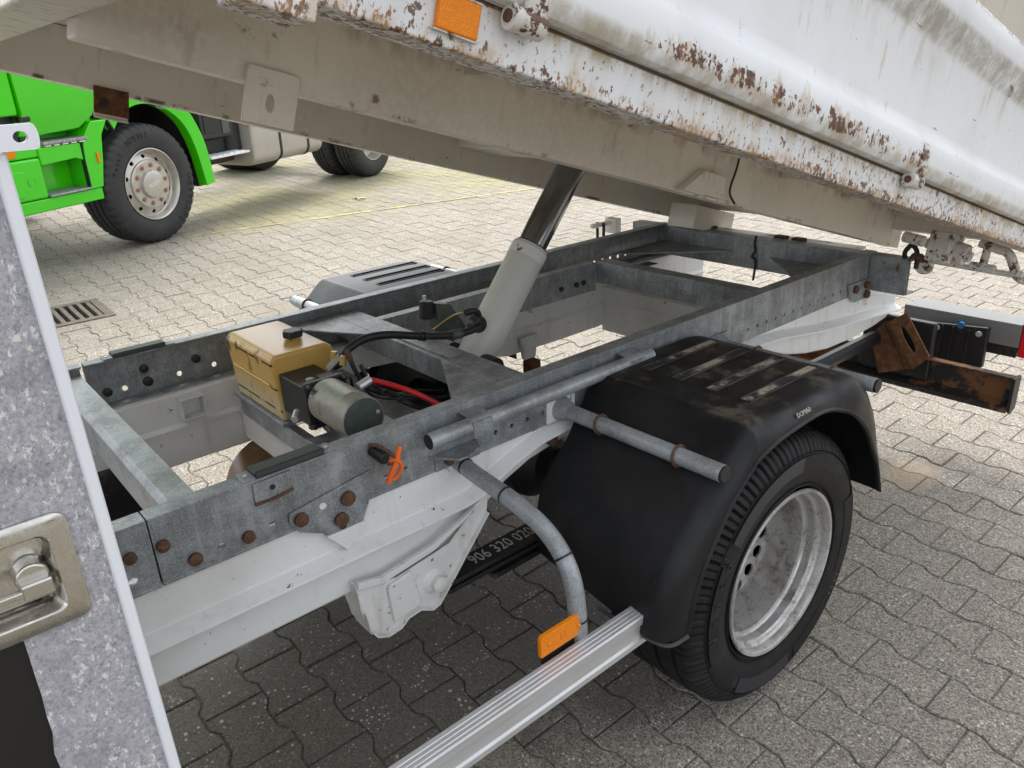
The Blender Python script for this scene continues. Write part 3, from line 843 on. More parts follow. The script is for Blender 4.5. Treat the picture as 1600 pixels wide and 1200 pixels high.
# --- spring hanger, leaf spring, axle
sh = MB().prism([(.596, .572), (.606, .50), (.612, .452), (.628, .425), (.655, .412), (.69, .416), (.712, .432), (.745, .436), (.778, .418), (.80, .424), (.835, .462), (.905, .54), (.962, .604), (.972, .66), (.93, .63), (.85, .566), (.7, .545)], 'y', 1.300, 1.306).build('spring_hanger', 'whiteold', truck, .0015)
out = [(.606, .50), (.612, .452), (.628, .425), (.655, .412), (.69, .416), (.712, .432), (.745, .436), (.778, .418), (.80, .424), (.835, .462), (.905, .54), (.962, .604)]
m = MB().sheet(out, 'y', 1.288, 1.375, .005); m.build('hanger_flange', 'whiteold', sh, .001)
m = MB().prism([(.598, .569), (.66, .556), (.80, .575), (.935, .634), (.96, .662), (.90, .628), (.80, .592), (.66, .572), (.6, .586)], 'y', 1.290, 1.302); m.build('hanger_lip', 'whiteold', sh, .002)
m = MB().prism([(.668, .54), (.735, .551), (.752, .45), (.675, .44)], 'y', 1.2905, 1.301); m.build('hanger_rib', 'whiteold', sh, .004)
m = MB().lathe([(.0001, 1.2905), (.018, 1.2905), (.030, 1.296), (.034, 1.301)], .795, .489, 20); m.build('hanger_boss', 'whiteold', sh)
bolt(.797, 1.2905, .489, sh, .0175, .014, 'whiteold')
m = MB().sheet([(.597, .575), (.603, .50), (.62, .43)], 'y', 1.302, 1.372, .004); m.build('hanger_web', 'whiteold', sh, .001)
def leaf(z0, z1, t, x0, x1, name):
    pts = []
    for k in range(25):
        x = x0 + (x1 - x0) * k / 24; u = (x - 1.54) / .75
        pts.append((x, z0 + (z1 - z0) * u * u))
    return MB().prism(pts + [(x, z - t) for x, z in reversed(pts)], 'y', 1.309, 1.379).build(name, 'black', truck, .002)
lf1 = leaf(.452, .450, .012, .80, 2.30, 'leaf_spring')
leaf(.432, .430, .012, .84, 2.2, 'leaf_spring')
leaf(.408, .402, .014, .98, 2.1, 'leaf_spring')
mt = Matrix.Translation((1.035, 1.343, .4528)) @ Matrix.Diagonal((.95, 1.35, 1, 1))
text_mesh('part_number', '906 320 020', .041, .0004, 'stencil', lf1, mt, 1.05)
ax = MB().tube([(1.54, 1.12, .36), (1.54, my(1.12), .40)], .055, 20).build('rear_axle', 'black', truck)
m = MB().lathe([(.0001, 1.66), (.08, 1.67), (.14, 1.73), (.15, 1.80), (.14, 1.88), (.08, 1.94), (.0001, 1.95)], 1.52, .385, 28); m.build('differential', 'black', ax)
MB().tube([(-.3, 1.81, .47), (1.40, 1.81, .40)], .04, 16).build('prop_shaft', 'black', truck)
MB().tube(bez([(.2, 2.05, .42), (1.0, 2.08, .40), (1.45, 2.10, .46), (1.8, 2.12, .43), (2.3, 2.14, .40), (2.9, 2.14, .40)], 4), .045, 14).build('exhaust_pipe', 'black', truck)
# dark plumbing along the far frame and an amber reservoir under the brace
m = MB().lathe([(.0001, 1.93), (.13, 1.935), (.165, 1.96), (.17, 2.12), (.16, 2.22), (.0001, 2.225)], .80, .40, 32); m.build('reservoir', 'amber', truck)
m = MB().prism([(.30, .60), (.40, .60), (.44, .44), (.30, .42)], 'y', 2.22, 2.30); m.build('frame_bracket', 'black', truck, .004)

# --- hydraulic cylinder
cyl_d = Vector((.393, 0, .478)).normalized(); cb = Vector((1.335, 1.80, .782))
cy = MB().tube([cb - cyl_d * .01, cb + cyl_d * .36, cb + cyl_d * .372, cb + cyl_d * .378], [.0585, .0585, .058, .053], 36).build('hydraulic_cylinder', 'cream', truck)
MB().tube([cb + cyl_d * .30, cb + cyl_d * .90], .046, 32).build('piston_rod', 'rod', cy)
MB().tube([cb + cyl_d * .366, cb + cyl_d * .384], [.0525, .0495], 32).build('wiper_seal', 'rustbolt', cy)
MB().tube([cb + cyl_d * .335, cb + cyl_d * .366, cb + cyl_d * .3785], [.0592, .0592, .054], 36).build('cylinder_head', 'whiteold', cy)
MB().tube([(1.325, 1.69, .770), (1.325, 1.91, .770)], .030, 20).build('trunnion_pin', 'black', cy, .003)
for y in (1.715, 1.875): MB().prism([(1.18, .80), (1.18, .868), (1.30, .80), (1.355, .765), (1.33, .735), (1.29, .735)], 'y', y - .006, y + .006).build('trunnion_bracket', 'galv', cy, .002)
MB().lathe([(.0001, 1.727), (.022, 1.727), (.026, 1.735), (.026, 1.76)], 1.305, .90, 18).build('hose_port', 'black', cy)

# --- hydraulic power pack
tk = MB().prism([(.700, .768), (.693, .90), (.690, .935), (.702, .949), (.845, .949), (.868, .935), (.868, .84), (.850, .768)], 'y', 1.80, 2.10).build('oil_tank', 'tank', truck, .019)
tk.modifiers['bevel'].segments = 4
MB().box(.6885, .694, 1.83, 2.07, .862, .868).build('tank_rib', 'tank', tk, .002)
m = MB()
capv = [(.806 + .026 * (1 + .10 * math.cos(6 * a)) * math.cos(a), 1.905 + .026 * (1 + .10 * math.cos(6 * a)) * math.sin(a)) for a in [2 * math.pi * k / 36 for k in range(36)]]
m.prism(capv, 'z', .953, .972); m.build('tank_cap', 'black', tk, .004)
m = MB().tube([(.806, 1.905, .945), (.806, 1.905, .956)], .019, 18); m.build('filler_neck', 'tank', tk)
pb = MB().box(.706, .806, 1.640, 1.80, .80, .902).build('pump_block', 'black', truck, .004)
MB().box(.696, .806, 1.628, 1.645, .802, .922).build('pump_flange', 'black', pb, .003)
for x, z in ((.704, .914), (.798, .914), (.704, .812), (.798, .812)): bolt(x, 1.628, z, pb, .007, .009, 'black')
MB().tube([(.735, 1.68, .900), (.735, 1.68, .914)], .011, 8).build('plug_screw', 'steel', pb, .002)
MB().box(.76, .80, 1.66, 1.70, .901, .910).build('valve_plate', 'black', pb, .002)
MB().tube([(.694, 1.69, .835), (.672, 1.66, .83)], .010, 8).build('drain_screw', 'alu', pb, .002)
mo = MB().lathe([(.0001, 1.632), (.048, 1.632), (.0535, 1.618), (.0535, 1.500), (.0545, 1.498), (.0545, 1.494), (.0535, 1.492), (.0535, 1.458), (.052, 1.452), (.0001, 1.452)], .748, .872, 48).build('pump_motor', 'steel', truck)
cp = MB().lathe([(.0001, 1.4505), (.0500, 1.4505), (.0512, 1.4535)], .748, .872, 40).build('motor_end_cap', 'cap', mo)
for dx, dz in ((.036, .008), (-.030, -.034)): bolt(.748 + dx, 1.4505, .872 + dz, mo, .006, .002, 'steel')
MB().tube([(.80, 1.56, .905), (.835, 1.56, .915)], .011, 10).build('motor_terminal', 'alu', mo, .002)
MB().box(.70, .92, 1.42, 1.68, .752, .760).build('motor_tray', 'galv', truck, .002)
MB().prism([(.70, .70), (.70, .757), (.705, .757), (.705, .70)], 'y', 1.42, 2.10).build('tank_bracket', 'galv', truck, .001)
MB().box(.69, .90, 1.79, 2.12, .758, .768).build('tank_tray', 'galv', truck, .002)
MB().box(.88, 1.09, 1.42, 2.22, .690, .695).build('floor_plate', 'galv', truck, .001)
MB().tube(bez([(.836, 1.56, .913), (.865, 1.50, .905), (.90, 1.46, .885), (.94, 1.42, .85), (.97, 1.37, .80)], 6), .0065, 12).build('battery_cable', 'red', truck)
MB().tube(bez([(.825, 1.74, .90), (.842, 1.72, .915), (.856, 1.72, .935), (.886, 1.72, .952), (.93, 1.72, .960), (.996, 1.72, .951), (1.095, 1.72, .922), (1.2, 1.72, .898), (1.262, 1.72, .896), (1.295, 1.722, .900)], 6), .0108, 12).build('hydraulic_hose', 'hose', truck)
MB().tube([(.823, 1.745, .895), (.85, 1.72, .93)], .016, 6).build('hose_fitting', 'steel', truck, .002)
MB().tube([(1.19, 1.72, .90), (1.225, 1.72, .896)], .0145, 12).build('hose_sleeve', 'cap', truck)
for k in range(2): MB().tube([(1.085 + k * .012, 1.72, .925 - k * .004), (1.092 + k * .012, 1.72, .923 - k * .004)], .0142, 12).build('cable_tie', 'black', truck)
MB().tube(bez([(.842, 1.665, .94), (.848, 1.66, .91), (.868, 1.65, .86), (.895, 1.64, .84), (.96, 1.66, .80), (1.02, 1.75, .74)], 6), .006, 8).build('signal_cable', 'hose', truck)
MB().tube(bez([(.85, 1.63, .93), (.862, 1.60, .88), (.89, 1.56, .86), (.97, 1.52, .83), (1.06, 1.50, .77)], 6), .005, 8).build('signal_cable', 'hose', truck)
MB().tube([(.838, 1.672, .962), (.843, 1.664, .935)], .008, 8).build('pressure_switch', 'rustbolt', truck)
MB().tube(bez([(1.29, 1.735, .905), (1.305, 1.735, .925), (1.292, 1.735, .945), (1.26, 1.74, .945)], 5), .010, 10).build('hose_elbow', 'hose', truck)
rw = random.Random(11)
for k in range(5):
    y0 = 1.50 + .035 * k
    MB().tube(bez([(.83 + rw.uniform(-.01, .01), y0, .90), (.86 + rw.uniform(-.02, .02), y0 + .02, .86 + rw.uniform(-.02, .03)), (.93 + rw.uniform(-.02, .02), y0 - .02, .83 + rw.uniform(-.02, .02)), (1.02, y0 + rw.uniform(-.03, .03), .80), (1.10, y0, .78)], 6), .0032, 6).build('thin_wire', 'hose', truck)
for y in (1.69, 1.74): MB().tube([(.832, y, .918), (.838, y, .942)], .009, 6).build('brass_fitting', 'brass', truck, .001)
vb = MB().prism([(1.29, .93), (1.345, .915), (1.40, .83), (1.345, .79), (1.29, .85)], 'y', 1.93, 1.98).build('valve_block', 'cap', truck, .003)
MB().tube([(1.262, 1.95, .885), (1.268, 1.95, .94)], .022, 14).build('solenoid_coil', 'hose', vb, .003)
MB().tube([(1.262, 1.95, .935), (1.262, 1.95, .958)], .006, 8).build('solenoid_tip', 'alu', vb)
MB().tube(bez([(1.25, 1.90, .862), (1.31, 1.86, .905), (1.36, 1.80, .915)], 5), .0025, 6).build('yellow_wire', 'brass', truck)

# --- orange cord knotted to the rail (hangs from a black knob)
MB().tube([(.682, 1.306, .872), (.686, 1.262, .864)], .013, 14).build('rubber_knob', 'hose', truck, .003)
MB().tube(bez([(.676, 1.30, .886), (.684, 1.285, .888), (.70, 1.27, .872), (.712, 1.268, .855), (.70, 1.27, .846), (.688, 1.272, .858)], 5), .0045, 8).build('hook', 'rustbolt', truck)
oc = MB()
oc.tube(bez([(.728, 1.272, .874), (.720, 1.268, .862), (.712, 1.266, .845), (.700, 1.268, .824), (.692, 1.272, .804)], 5), [.0065] * 21, 8)
oc.tube(bez([(.700, 1.272, .852), (.712, 1.262, .852), (.722, 1.262, .836), (.716, 1.268, .815), (.704, 1.272, .806)], 5), [.0045] * 21, 8)
oc = oc.build('orange_cord', 'orangecord'); tag(oc, 'short knotted orange cord hanging from a knob on the galvanised rail', 'cord')

# --- mudguards
def guard(side, mat):
    f = (lambda y: y) if side > 0 else my
    P = [(1.030, .455), (1.050, .55), (1.090, .635), (1.20, .750), (1.315, .850), (1.345, .861), (1.42, .863), (1.60, .863), (1.72, .860), (1.80, .832), (1.865, .765), (1.915, .67), (1.95, .56), (1.968, .45)]
    Lp = [(1.098, .462), (1.118, .54), (1.150, .612), (1.225, .715), (1.30, .778), (1.33, .797), (1.42, .818), (1.58, .824), (1.68, .795), (1.75, .757), (1.815, .70), (1.865, .63), (1.912, .555), (1.952, .455)]
    Pb = bez([Vector((*q, 0)) for q in P], 5); Lb = bez([Vector((*q, 0)) for q in Lp], 5)
    rows = []
    for i, (p_, l_) in enumerate(zip(Pb, Lb)):
        t = (Pb[min(i + 1, len(Pb) - 1)] - Pb[max(i - 1, 0)]).normalized()
        n_ = Vector((t.y, -t.x, 0))                              # inwards, to the wheel
        lowk = max(0., min(1., (.66 - p_.y) / .2)) if p_.x < 1.5 else 0.
        row = [(p_.x + .05 * lowk, f(1.282 - .032 * min(1., max(0., (.84 - p_.y) / .1))), p_.y), (p_.x, f(.862), p_.y)]
        for a in (20, 45, 70, 90):
            e = p_.lerp(l_, min(1, .056 / max((l_ - p_).length, .001)) * .92)
            q = p_.lerp(e, 1 - math.cos(R(a))); y = .862 - .058 * math.sin(R(a))
            row.append((q.x, f(y), q.y))
        dl = (l_ - e)
        row.append((e.x + dl.x * .55, f(.803), e.y + dl.y * .55))
        row.append((l_.x, f(.803), l_.y)); 
        ln = dl.normalized() if dl.length > 1e-4 else n_
        row.append((l_.x + ln.x * .004, f(.797), l_.y + ln.y * .004)); row.append((l_.x + ln.x * .010, f(.800), l_.y + ln.y * .010)); row.append((l_.x + ln.x * .008, f(.81), l_.y + ln.y * .008))
        rows.append(row)
    n = len(rows[0]); v = [q for r_ in rows for q in r_]
    m = MB().add(v, [(i * n + k, i * n + k + 1, (i + 1) * n + k + 1, (i + 1) * n + k) for i in range(len(rows) - 1) for k in range(n - 1)])
    o = m.build('mudguard', mat, truck, 0, False, 30)
    so = o.modifiers.new('solid', 'SOLIDIFY'); so.thickness = .004; so.offset = -1 if side > 0 else -1
    for yy in (.912, 1.008, 1.108, 1.208):
        a, b = sorted((f(yy - .014), f(yy + .014)))
        rim = MB()
        xa, xb = 1.425, 1.72
        # raised rim round a shallow slot
        ring = [(xa, a), (xb, a), (xb, b), (xa, b)]
        for (x0, y0), (x1, y1) in zip(ring, ring[1:] + ring[:1]):
            rim.tube([(x0, y0, .8635), (x1, y1, .8635)], .003, 6)
        rim.build('slot_rim', mat, o)
        MB().box(xa, xb, a, b, .8615, .8642).build('slot_floor', 'void' if side < 0 else 'plasticdust', o)
    return o
p = Mat('dusty_slot_floor', (.022, .022, .023), .7)
p.over(p.ramp(p.noise(8, 7, .7), .47, .60), (.42, .36, .27)); MT['plasticdust'] = p.m
mg = guard(1, 'plastic')
text_mesh('maker_lettering', 'DOMAR', .0155, .0012, 'stencil', mg, Matrix.Translation((1.50, .8065, .8425)) @ Matrix.Rotation(R(62), 4, 'X'))
guard(-1, 'plasticgrey')
MB().tube(bez([(1.035, 1.0, .448), (1.04, .87, .446), (1.055, .815, .446), (1.10, .80, .455)], 6), .005, 8).build('guard_edge_tube', 'plasticgrey', mg)

# --- rear wheels
def wheel(cx, yo, cz, side, name='rear_wheel'):
    f = (lambda y: y) if side > 0 else my
    Rt = .374
    prof = [(.222, .857), (.232, .846), (.255, .836), (.285, .8315), (.310, .832), (.330, .836), (.343, .843), (.354, .850), (.362, .858), (.368, .868),
            (.3705, .893), (.3705, .894), (.362, .8955), (.362, .904), (.372, .9055), (.373, .945), (.373, .946), (.362, .948), (.362, .958), (.373, .960), (.374, .985), (.373, 1.012), (.363, 1.014), (.363, 1.024), (.373, 1.026),
            (.372, 1.06), (.362, 1.062), (.362, 1.07), (.37, 1.072), (.368, 1.095), (.35, 1.108), (.30, 1.118), (.25, 1.112), (.222, 1.095)]
    pr_ = [(r, f(y + (yo - .83))) for r, y in prof]
    NS = 424
    def mod(k, j):
        if 5 <= j <= 11 and (k % 4) == 0: return -.009 - .003 * ((k // 4) % 3)
        if 16 <= j <= 20 and (k % 12) == 5: return -.004
        if 28 <= j <= 30 and (k % 4) == 0: return -.009
        return 0
    t = MB().lathe(pr_, cx, cz, NS, False, mod).build(name, 'rubber', truck, 0, False, 20)
    # sidewall relief: ring ribs and raised panels
    s = MB()
    for r in (.2405, .3285): s.lathe([(r - .0015, f(yo + .012 if r < .3 else yo + .0055)), (r, f(yo + .0045 if r < .3 else yo + .0015)), (r + .0015, f(yo + .0075 if r < .3 else yo + .0065))], cx, cz, 120)
    s.build('sidewall_rib', 'rubber', t)
    for a0, a1 in ((48, 84), (84, 140), (-75, -40), (-128, -80), (-25, 20), (150, 200)):
        g = MB(); st = 10
        for k in range(st):
            aa, ab = R(a0 + (a1 - a0) * k / st), R(a0 + (a1 - a0) * (k + 1) / st)
            q = [(cx + r * math.cos(a), f(yo + (-.0006 if r > .29 else .0004)), cz + r * math.sin(a)) for r, a in ((.283, aa), (.283, ab), (.322, ab), (.322, aa))]
            q2 = [(x, y + (.003 if side > 0 else -.003), z) for x, y, z in q]
            g.add(q + q2, [(0, 1, 2, 3), (4, 7, 6, 5), (0, 4, 5, 1), (2, 6, 7, 3)])
        g.build('sidewall_panel', 'rubbergloss' if a0 in (84, -128) else 'rubber', t)
    # deep dished rim
    rp_ = [(.2235, .846), (.2275, .840), (.2255, .8345), (.2180, .836), (.2155, .842), (.2150, .858), (.2115, .864), (.2060, .867), (.2035, .872), (.2030, .893), (.2000, .898), (.1930, .901), (.1925, .907), (.1915, .935), (.1950, .945), (.1955, .965), (.1945, .975), (.1935, .990), (.190, 1.0)]
    rm = MB().lathe([(r, f(y + yo - .83)) for r, y in rp_], cx, cz, 96).build('rim', 'rim', t, 0, False, 24)
    yd = yo + .17
    dm = MB()
    NH = 18
    dm.holed(0, 2 * math.pi, .09, .191, [(2 * math.pi * (k + .5) / NH, .166, .0190 / .166, .0190) for k in range(NH)],
             lambda u, v, w: (cx + v * math.cos(u), f(yd + w + max(0, .19 - v) * .12), cz + v * math.sin(u)), .006)
    dm.build('wheel_disc', 'rim', t, 0, False, 30)
    MB().lathe([(.0001, f(yd + .05)), (.178, f(yd + .05)), (.178, f(yd + .10))], cx, cz, 40).build('drum_backing', 'black', t)  # dark disc added at drum position so the wheel holes show black
    hb = MB().lathe([(.092, f(yd + .024)), (.085, f(yd + .018)), (.060, f(yd + .012)), (.055, f(yd - .01)), (.0001, f(yd - .014))], cx, cz, 32).build('hub', 'black', t)
    for k in range(6):
        a = 2 * math.pi * k / 6 + .2
        bolt(cx + .074 * math.cos(a), f(yd + .008), cz + .074 * math.sin(a), t, .011, .018, 'rustbolt', -1 if side > 0 else 1)
    return t
wn = wheel(1.54, .83, .372, 1)
wf = wheel(1.54, .83, .445, -1)
# tyre name round the sidewall, same rubber
for k, chh in enumerate('Vanco'):
    a = R(186 - k * 9.0); rr = .302
    mt = Matrix.Translation((1.54 + rr * math.cos(a), .8290, .372 + rr * math.sin(a))) @ Matrix.Rotation(R(90), 4, 'X') @ Matrix.Rotation(a - R(90), 4, 'Z')
    text_mesh('tyre_lettering', chh, .040, .0015, 'rubbergloss', wn, mt)

# --- aluminium side guard and marker lamp
sgp = [(.872, .427), (.872, .440), (.8765, .4445), (.8765, .474), (.872, .479), (.872, .4965), (.8745, .500), (.879, .500), (.880, .4985), (.882, .4985), (.883, .500), (.889, .500), (.890, .4985), (.892, .4985),
       (.893, .500), (.899, .500), (.900, .4985), (.902, .4985), (.903, .500), (.9125, .500), (.9125, .427)]
sg = MB().prism(sgp, 'x', -.2, 1.112).build('side_guard_rail', 'alu', truck, .0006)
MB().box(1.1115, 1.1145, .8715, .913, .4265, .5005).build('rail_end_plate', 'hose', sg, .001)
om = MB().prism([(.785, .512), (.785, .553), (.791, .561), (.90, .561), (.907, .553), (.907, .520), (.90, .512)], 'y', .9145, .926).build('marker_lamp', 'orange', truck, .002)
MB().box(.80, .90, .922, .936, .478, .53).build('lamp_bracket', 'hose', om, .001)
for x in (.806, .888): bolt(x, .9145, .537, om, .0055, .002, 'orange')
text_mesh('lamp_mark', 'E1', .020, .0012, 'orange', om, Matrix.Translation((.846, .9142, .537)) @ Matrix.Rotation(R(90), 4, 'X'))

# --- rear end: lamp carrier, bracket, beam, slotted rusty bracket
lb = MB().prism([(3.245, .505), (3.235, .52), (3.235, .60), (3.36, .60), (3.36, .505)], 'y', .905, 1.342).build('lamp_carrier', 'lampgrey', truck, .002)
MB().box(3.25, 3.36, .91, 1.335, .462, .504).build('carrier_skirt', 'black', lb, .003)
MB().box(3.24, 3.36, .862, .9035, .47, .603).build('tail_lamp', 'redlens', lb, .006)
bk = MB().prism([(1.005, .408), (1.205, .408), (1.22, .47), (1.22, .555), (1.005, .575)], 'x', 3.205, 3.233).build('carrier_bracket', 'black', truck, .006)
for y in (1.07, 1.13, 1.17): MB().box(3.195, 3.206, y - .003, y + .003, .415, .555).build('bracket_rib', 'black', bk, .001)
for y, z in ((1.19, .538), (1.035, .545)):
    MB().tube([(3.196, y, z), (3.206, y, z)], .011, 10).build('bolt', 'alu', bk, .002)
MB().tube([(3.20, 1.105, .565), (3.215, 1.105, .565)], .013, 12).build('blue_plug', 'blue', bk)
bm_ = MB().sheet([(3.045, .318), (3.04, .335), (3.085, .352), (3.085, .455), (3.035, .462)], 'y', .845, 2.78, .006).build('rear_beam', 'blackrust', truck, .002)
MB().prism([(3.03, .46), (3.09, .46), (3.09, .33), (3.05, .315), (3.03, .33)], 'y', .832, .843).build('beam_end', 'black', bm_, .002)
# slotted bracket leaning on the beam
def quad(A, B_, C, D, x):
    def fn(u, v, w):
        p0 = Vector(A).lerp(Vector(D), u); p1 = Vector(B_).lerp(Vector(C), u); q = p0.lerp(p1, v)
        return (x + w, q.x, q.y)
    return fn
lm = MB().holed(0, 1, 0, 1, [(.48, .46, .29, .17)], quad((1.294, .592), (1.233, .641), (1.123, .483), (1.177, .419), 2.995), .009)
sb = lm.build('slotted_bracket', 'rust', truck, .0012)
MB().holed(0, 1, 0, 1, [], (lambda fn: (lambda u, v, w: (lambda q: (q[0] + (1 - v) * .04, q[1], q[2]))(fn(u, v, w))))(quad((1.330, .572), (1.294, .592), (1.177, .419), (1.225, .395), 2.998)), .008).build('bracket_fold', 'rust', sb, .0012)
MB().holed(0, 1, 0, 1, [], quad((1.375, .50), (1.330, .572), (1.225, .395), (1.325, .352), 3.034), .008).build('bracket_arm', 'rust', sb, .0012)
MB().box(3.05, 3.083, 1.14, 1.42, .36, .60).build('hitch_plate', 'black', truck, .01)
MB().tube([(2.2, 1.36, .52), (2.6, 1.36, .50), (3.03, 1.36, .50)], .03, 10).build('rear_stay', 'black', truck)

# ------------------------------------------------------------------ tipping bed (own frame: origin at the rear pivot, x to the rear)
TH = R(16.1)
bd = MB()
def Y(y): return y - 1.81
for s in (1, -1):
    a, b = Y(1.300) * s, Y(1.355) * s
    y0, y1 = min(a, b), max(a, b)
    bd.box(-2.743, .06, y0, y1, 0, .134)
bd = bd.build('tipper_bed', 'bedframe', None, .004, True)
bd.parent = truck; bd.location = Vector((2.94, 1.81, .9)) - WO[truck]; bd.rotation_euler = (0, TH, 0); WO[bd] = Vector((0, 0, 0))
def part(m, name, mat, bevel=0.): return m.build(name, mat, bd, bevel, True)
part(MB().box(-2.74, .16, Y(.84), -Y(.84), .1345, .140), 'floor', 'bedframe')
part(MB().box(-2.815, -2.7435, Y(.87), -Y(.87), .026, .150), 'front_profile', 'bedframe', .006)
for x in (-2.45, -2.05, -1.65, -1.25, -.85, -.45, -.05):
    for s in (1, -1):
        y0, y1 = sorted((Y(.865) * s, Y(1.2995) * s)); part(MB().box(x - .02, x + .02, y0, y1, .112, .134), 'cross_rib', 'bedframe', .002)
    part(MB().box(x - .03, x + .03, Y(1.3555), -Y(1.3555), .105, .134), 'cross_rib', 'bedframe', .002)
part(MB().box(-1.36, -1.20, Y(1.3555), -Y(1.3555), .075, .134), 'lift_crossbeam', 'bedframe', .004)
# edge rails
for s in (1, -1):
    pf = [(Y(.800) * s, .0335), (Y(.800) * s, .094), (Y(.804) * s, .0995), (Y(.862) * s, .1330), (Y(.868) * s, .133), (Y(.868) * s, .045), (Y(.86) * s, .0335)]
    e = part(MB().prism(pf, 'x', -2.63, .16), 'edge_rail', 'rail', .004)
# sideboards: pressed profile
bp = [(.800, .1005), (.786, .0995), (.776, .1025), (.7705, .112), (.769, .122), (.7705, .150), (.7735, .172), (.779, .183), (.7925, .196), (.797, .215), (.798, .36), (.795, .378), (.782, .412), (.776, .430), (.774, .446), (.774, .484), (.778, .492), (.790, .4945), (.81, .4945), (.815, .49), (.815, .11), (.81, .106)]
for s in (1, -1):
    part(MB().prism([(Y(y) * s, z) for y, z in bp], 'x', -2.625, .12), 'sideboard', 'board', .0015)
    y0, y1 = sorted((Y(.8155) * s, Y(.8185) * s)); part(MB().box(-2.62, .118, y0, y1, .142, .488), 'board_lining', 'inside')
# headboard and tailgate
part(MB().box(-2.80, -2.744, Y(.84), -Y(.84), .151, .78), 'headboard', 'board', .006)
part(MB().box(.1225, .165, Y(.80), -Y(.80), .10, 1.15), 'tailgate', 'inside', .006)
for s in (1, -1):
    y0, y1 = sorted((Y(.792) * s, Y(.862) * s))
    part(MB().box(-2.712, -2.6315, y0, y1, .0125, .60), 'corner_post', 'rail', .004)
# reflector and hinges on the near rail
rf = part(MB().box(-2.489, -2.429, Y(.7895), Y(.7995), .0495, .0905), 'side_reflector', 'orange', .003)
m = MB()
for z0, z1 in ((.0475, .0495), (.0905, .0925)): m.box(-2.491, -2.427, Y(.7915), Y(.7995), z0, z1)
part(m, 'reflector_frame', 'hinge')
def hinge(x):
    m = MB()
    m.sheet([(Y(.7725), .170), (Y(.766), .15), (Y(.7645), .115), (Y(.770), .088), (Y(.785), .074), (Y(.797), .078)], 'x', x - .020, x + .016, .007)
    h = part(m, 'board_hinge', 'hinge', .0025)
    m = MB().tube([(x - .034, Y(.781), .088), (x + .020, Y(.781), .088)], .0165, 18); k = part(m, 'hinge_knuckle', 'hinge', .002)
    m = MB().tube([(x - .0365, Y(.781), .088), (x - .033, Y(.781), .088)], .008, 12); part(m, 'hinge_pin', 'rustbolt')
for x in (-2.362, -1.175, -.1): hinge(x)
# latch clip on the panel
m = MB().lathe([(.0001, Y(.7945)), (.010, Y(.7945)), (.011, Y(.7975))], -.744, .392, 16); part(m, 'clip_socket', 'black')
m = MB().tube(bez([(-.748, Y(.79), .398), (-.735, Y(.786), .394), (-.730, Y(.786), .382), (-.736, Y(.789), .372)], 4), .0028, 8); part(m, 'wire_clip', 'steel')
# hanging plates on the beams
def hang(y, lz, rusty, s):
    m = MB()
    m.holed(-2.500, -2.410, -.062, .026, [(-2.455, -.026, .0085, .015)], lambda u, v, w: (u + (v - .026) * .06, Y(y) - s * (.006 * max(0, (.0 - v)) / .06 + w) - .0005 * s, v), .005)
    o = part(m, 'guide_plate', rusty, .001)
    return o
hang(1.2945, .026, 'bedframe', 1)
part(MB().prism([(-2.497, .012), (-2.415, .012), (-2.410, -.052), (-2.418, -.060), (-2.492, -.060)], 'y', Y(my(1.3655)), Y(my(1.3605))), 'guide_plate', 'rustblack', .001)
part(MB().sheet([(Y(my(1.3610)), -.043), (Y(my(1.367)), -.056), (Y(my(1.378)), -.0625)], 'x', -2.494, -2.414, .004), 'plate_lip', 'bedframe', .001)
# gusset, stays and rear bearings
m = MB().prism([(-1.356, .004), (-1.272, .068), (-1.255, .066), (-1.255, .004)], 'y', Y(1.272), Y(1.2995)); part(m, 'gusset', 'bedframe', .003)
m = MB().box(-1.258, -1.178, Y(1.268), Y(1.2995), .006, .066); part(m, 'gusset_box', 'bedframe', .003)
m = MB().tube(bez([(-1.115, Y(1.288), .125), (-1.122, Y(1.285), .09), (-1.134, Y(1.283), .05), (-1.13, Y(1.282), .025), (-1.10, Y(1.281), .004)], 5), .0032, 6); part(m, 'loose_cable', 'hose')
for s in (1,):
    y0, y1 = sorted((Y(2.06) * s, Y(2.20) * s))
    part(MB().box(-.205, -.06, y0, y1, -.045, .058), 'bearing_block', 'bedframe', .004)
    part(MB().box(-.055, .10, y0 + .01, y1 - .01, -.02, .058), 'bearing_block', 'bedframe', .004)
part(MB().box(-.03, .03, -.98, .98, .062, .1335), 'rear_profile', 'bedframe', .003)
# tailgate lock shaft with levers
def wl(x, y, z):                                  # world -> bed frame
    d = Vector((x - 2.94, y - 1.81, z - .9)); c, s = math.cos(TH), math.sin(TH)
    return Vector((d.x * c - d.z * s, d.y, d.x * s + d.z * c))
sh_ = part(MB().tube([wl(2.90, 1.19, .879), wl(2.90, .835, .866)], .0095, 12), 'lock_shaft', 'hinge')
part(MB().tube([wl(2.90, 1.005, .8795), wl(2.90, .925, .876)], .0155, 14), 'shaft_sleeve', 'hinge', .002)
part(MB().tube([wl(2.90, .858, .867), wl(2.90, .838, .866)], .017, 12), 'shaft_collar', 'hinge', .003)
part(MB().tube([wl(2.90, .965, .885), wl(2.89, .955, .955)], .0135, 10), 'shaft_arm', 'hinge', .003)
part(MB().tube(bez([wl(2.885, .98, .965), wl(2.885, .93, .952), wl(2.89, .892, .94), wl(2.90, .872, .90), wl(2.915, .862, .865), wl(2.93, .84, .848), wl(2.95, .80, .845)], 5), .0155, 14), 'lock_lever', 'hinge')
part(MB().tube([wl(2.80, 1.075, .955), wl(2.80, .985, .935)], .036, 18), 'hinge_eye', 'hinge', .004)
part(MB().tube([wl(2.80, 1.12, .962), wl(2.80, .97, .93)], .018, 14), 'eye_pin', 'hinge', .003)
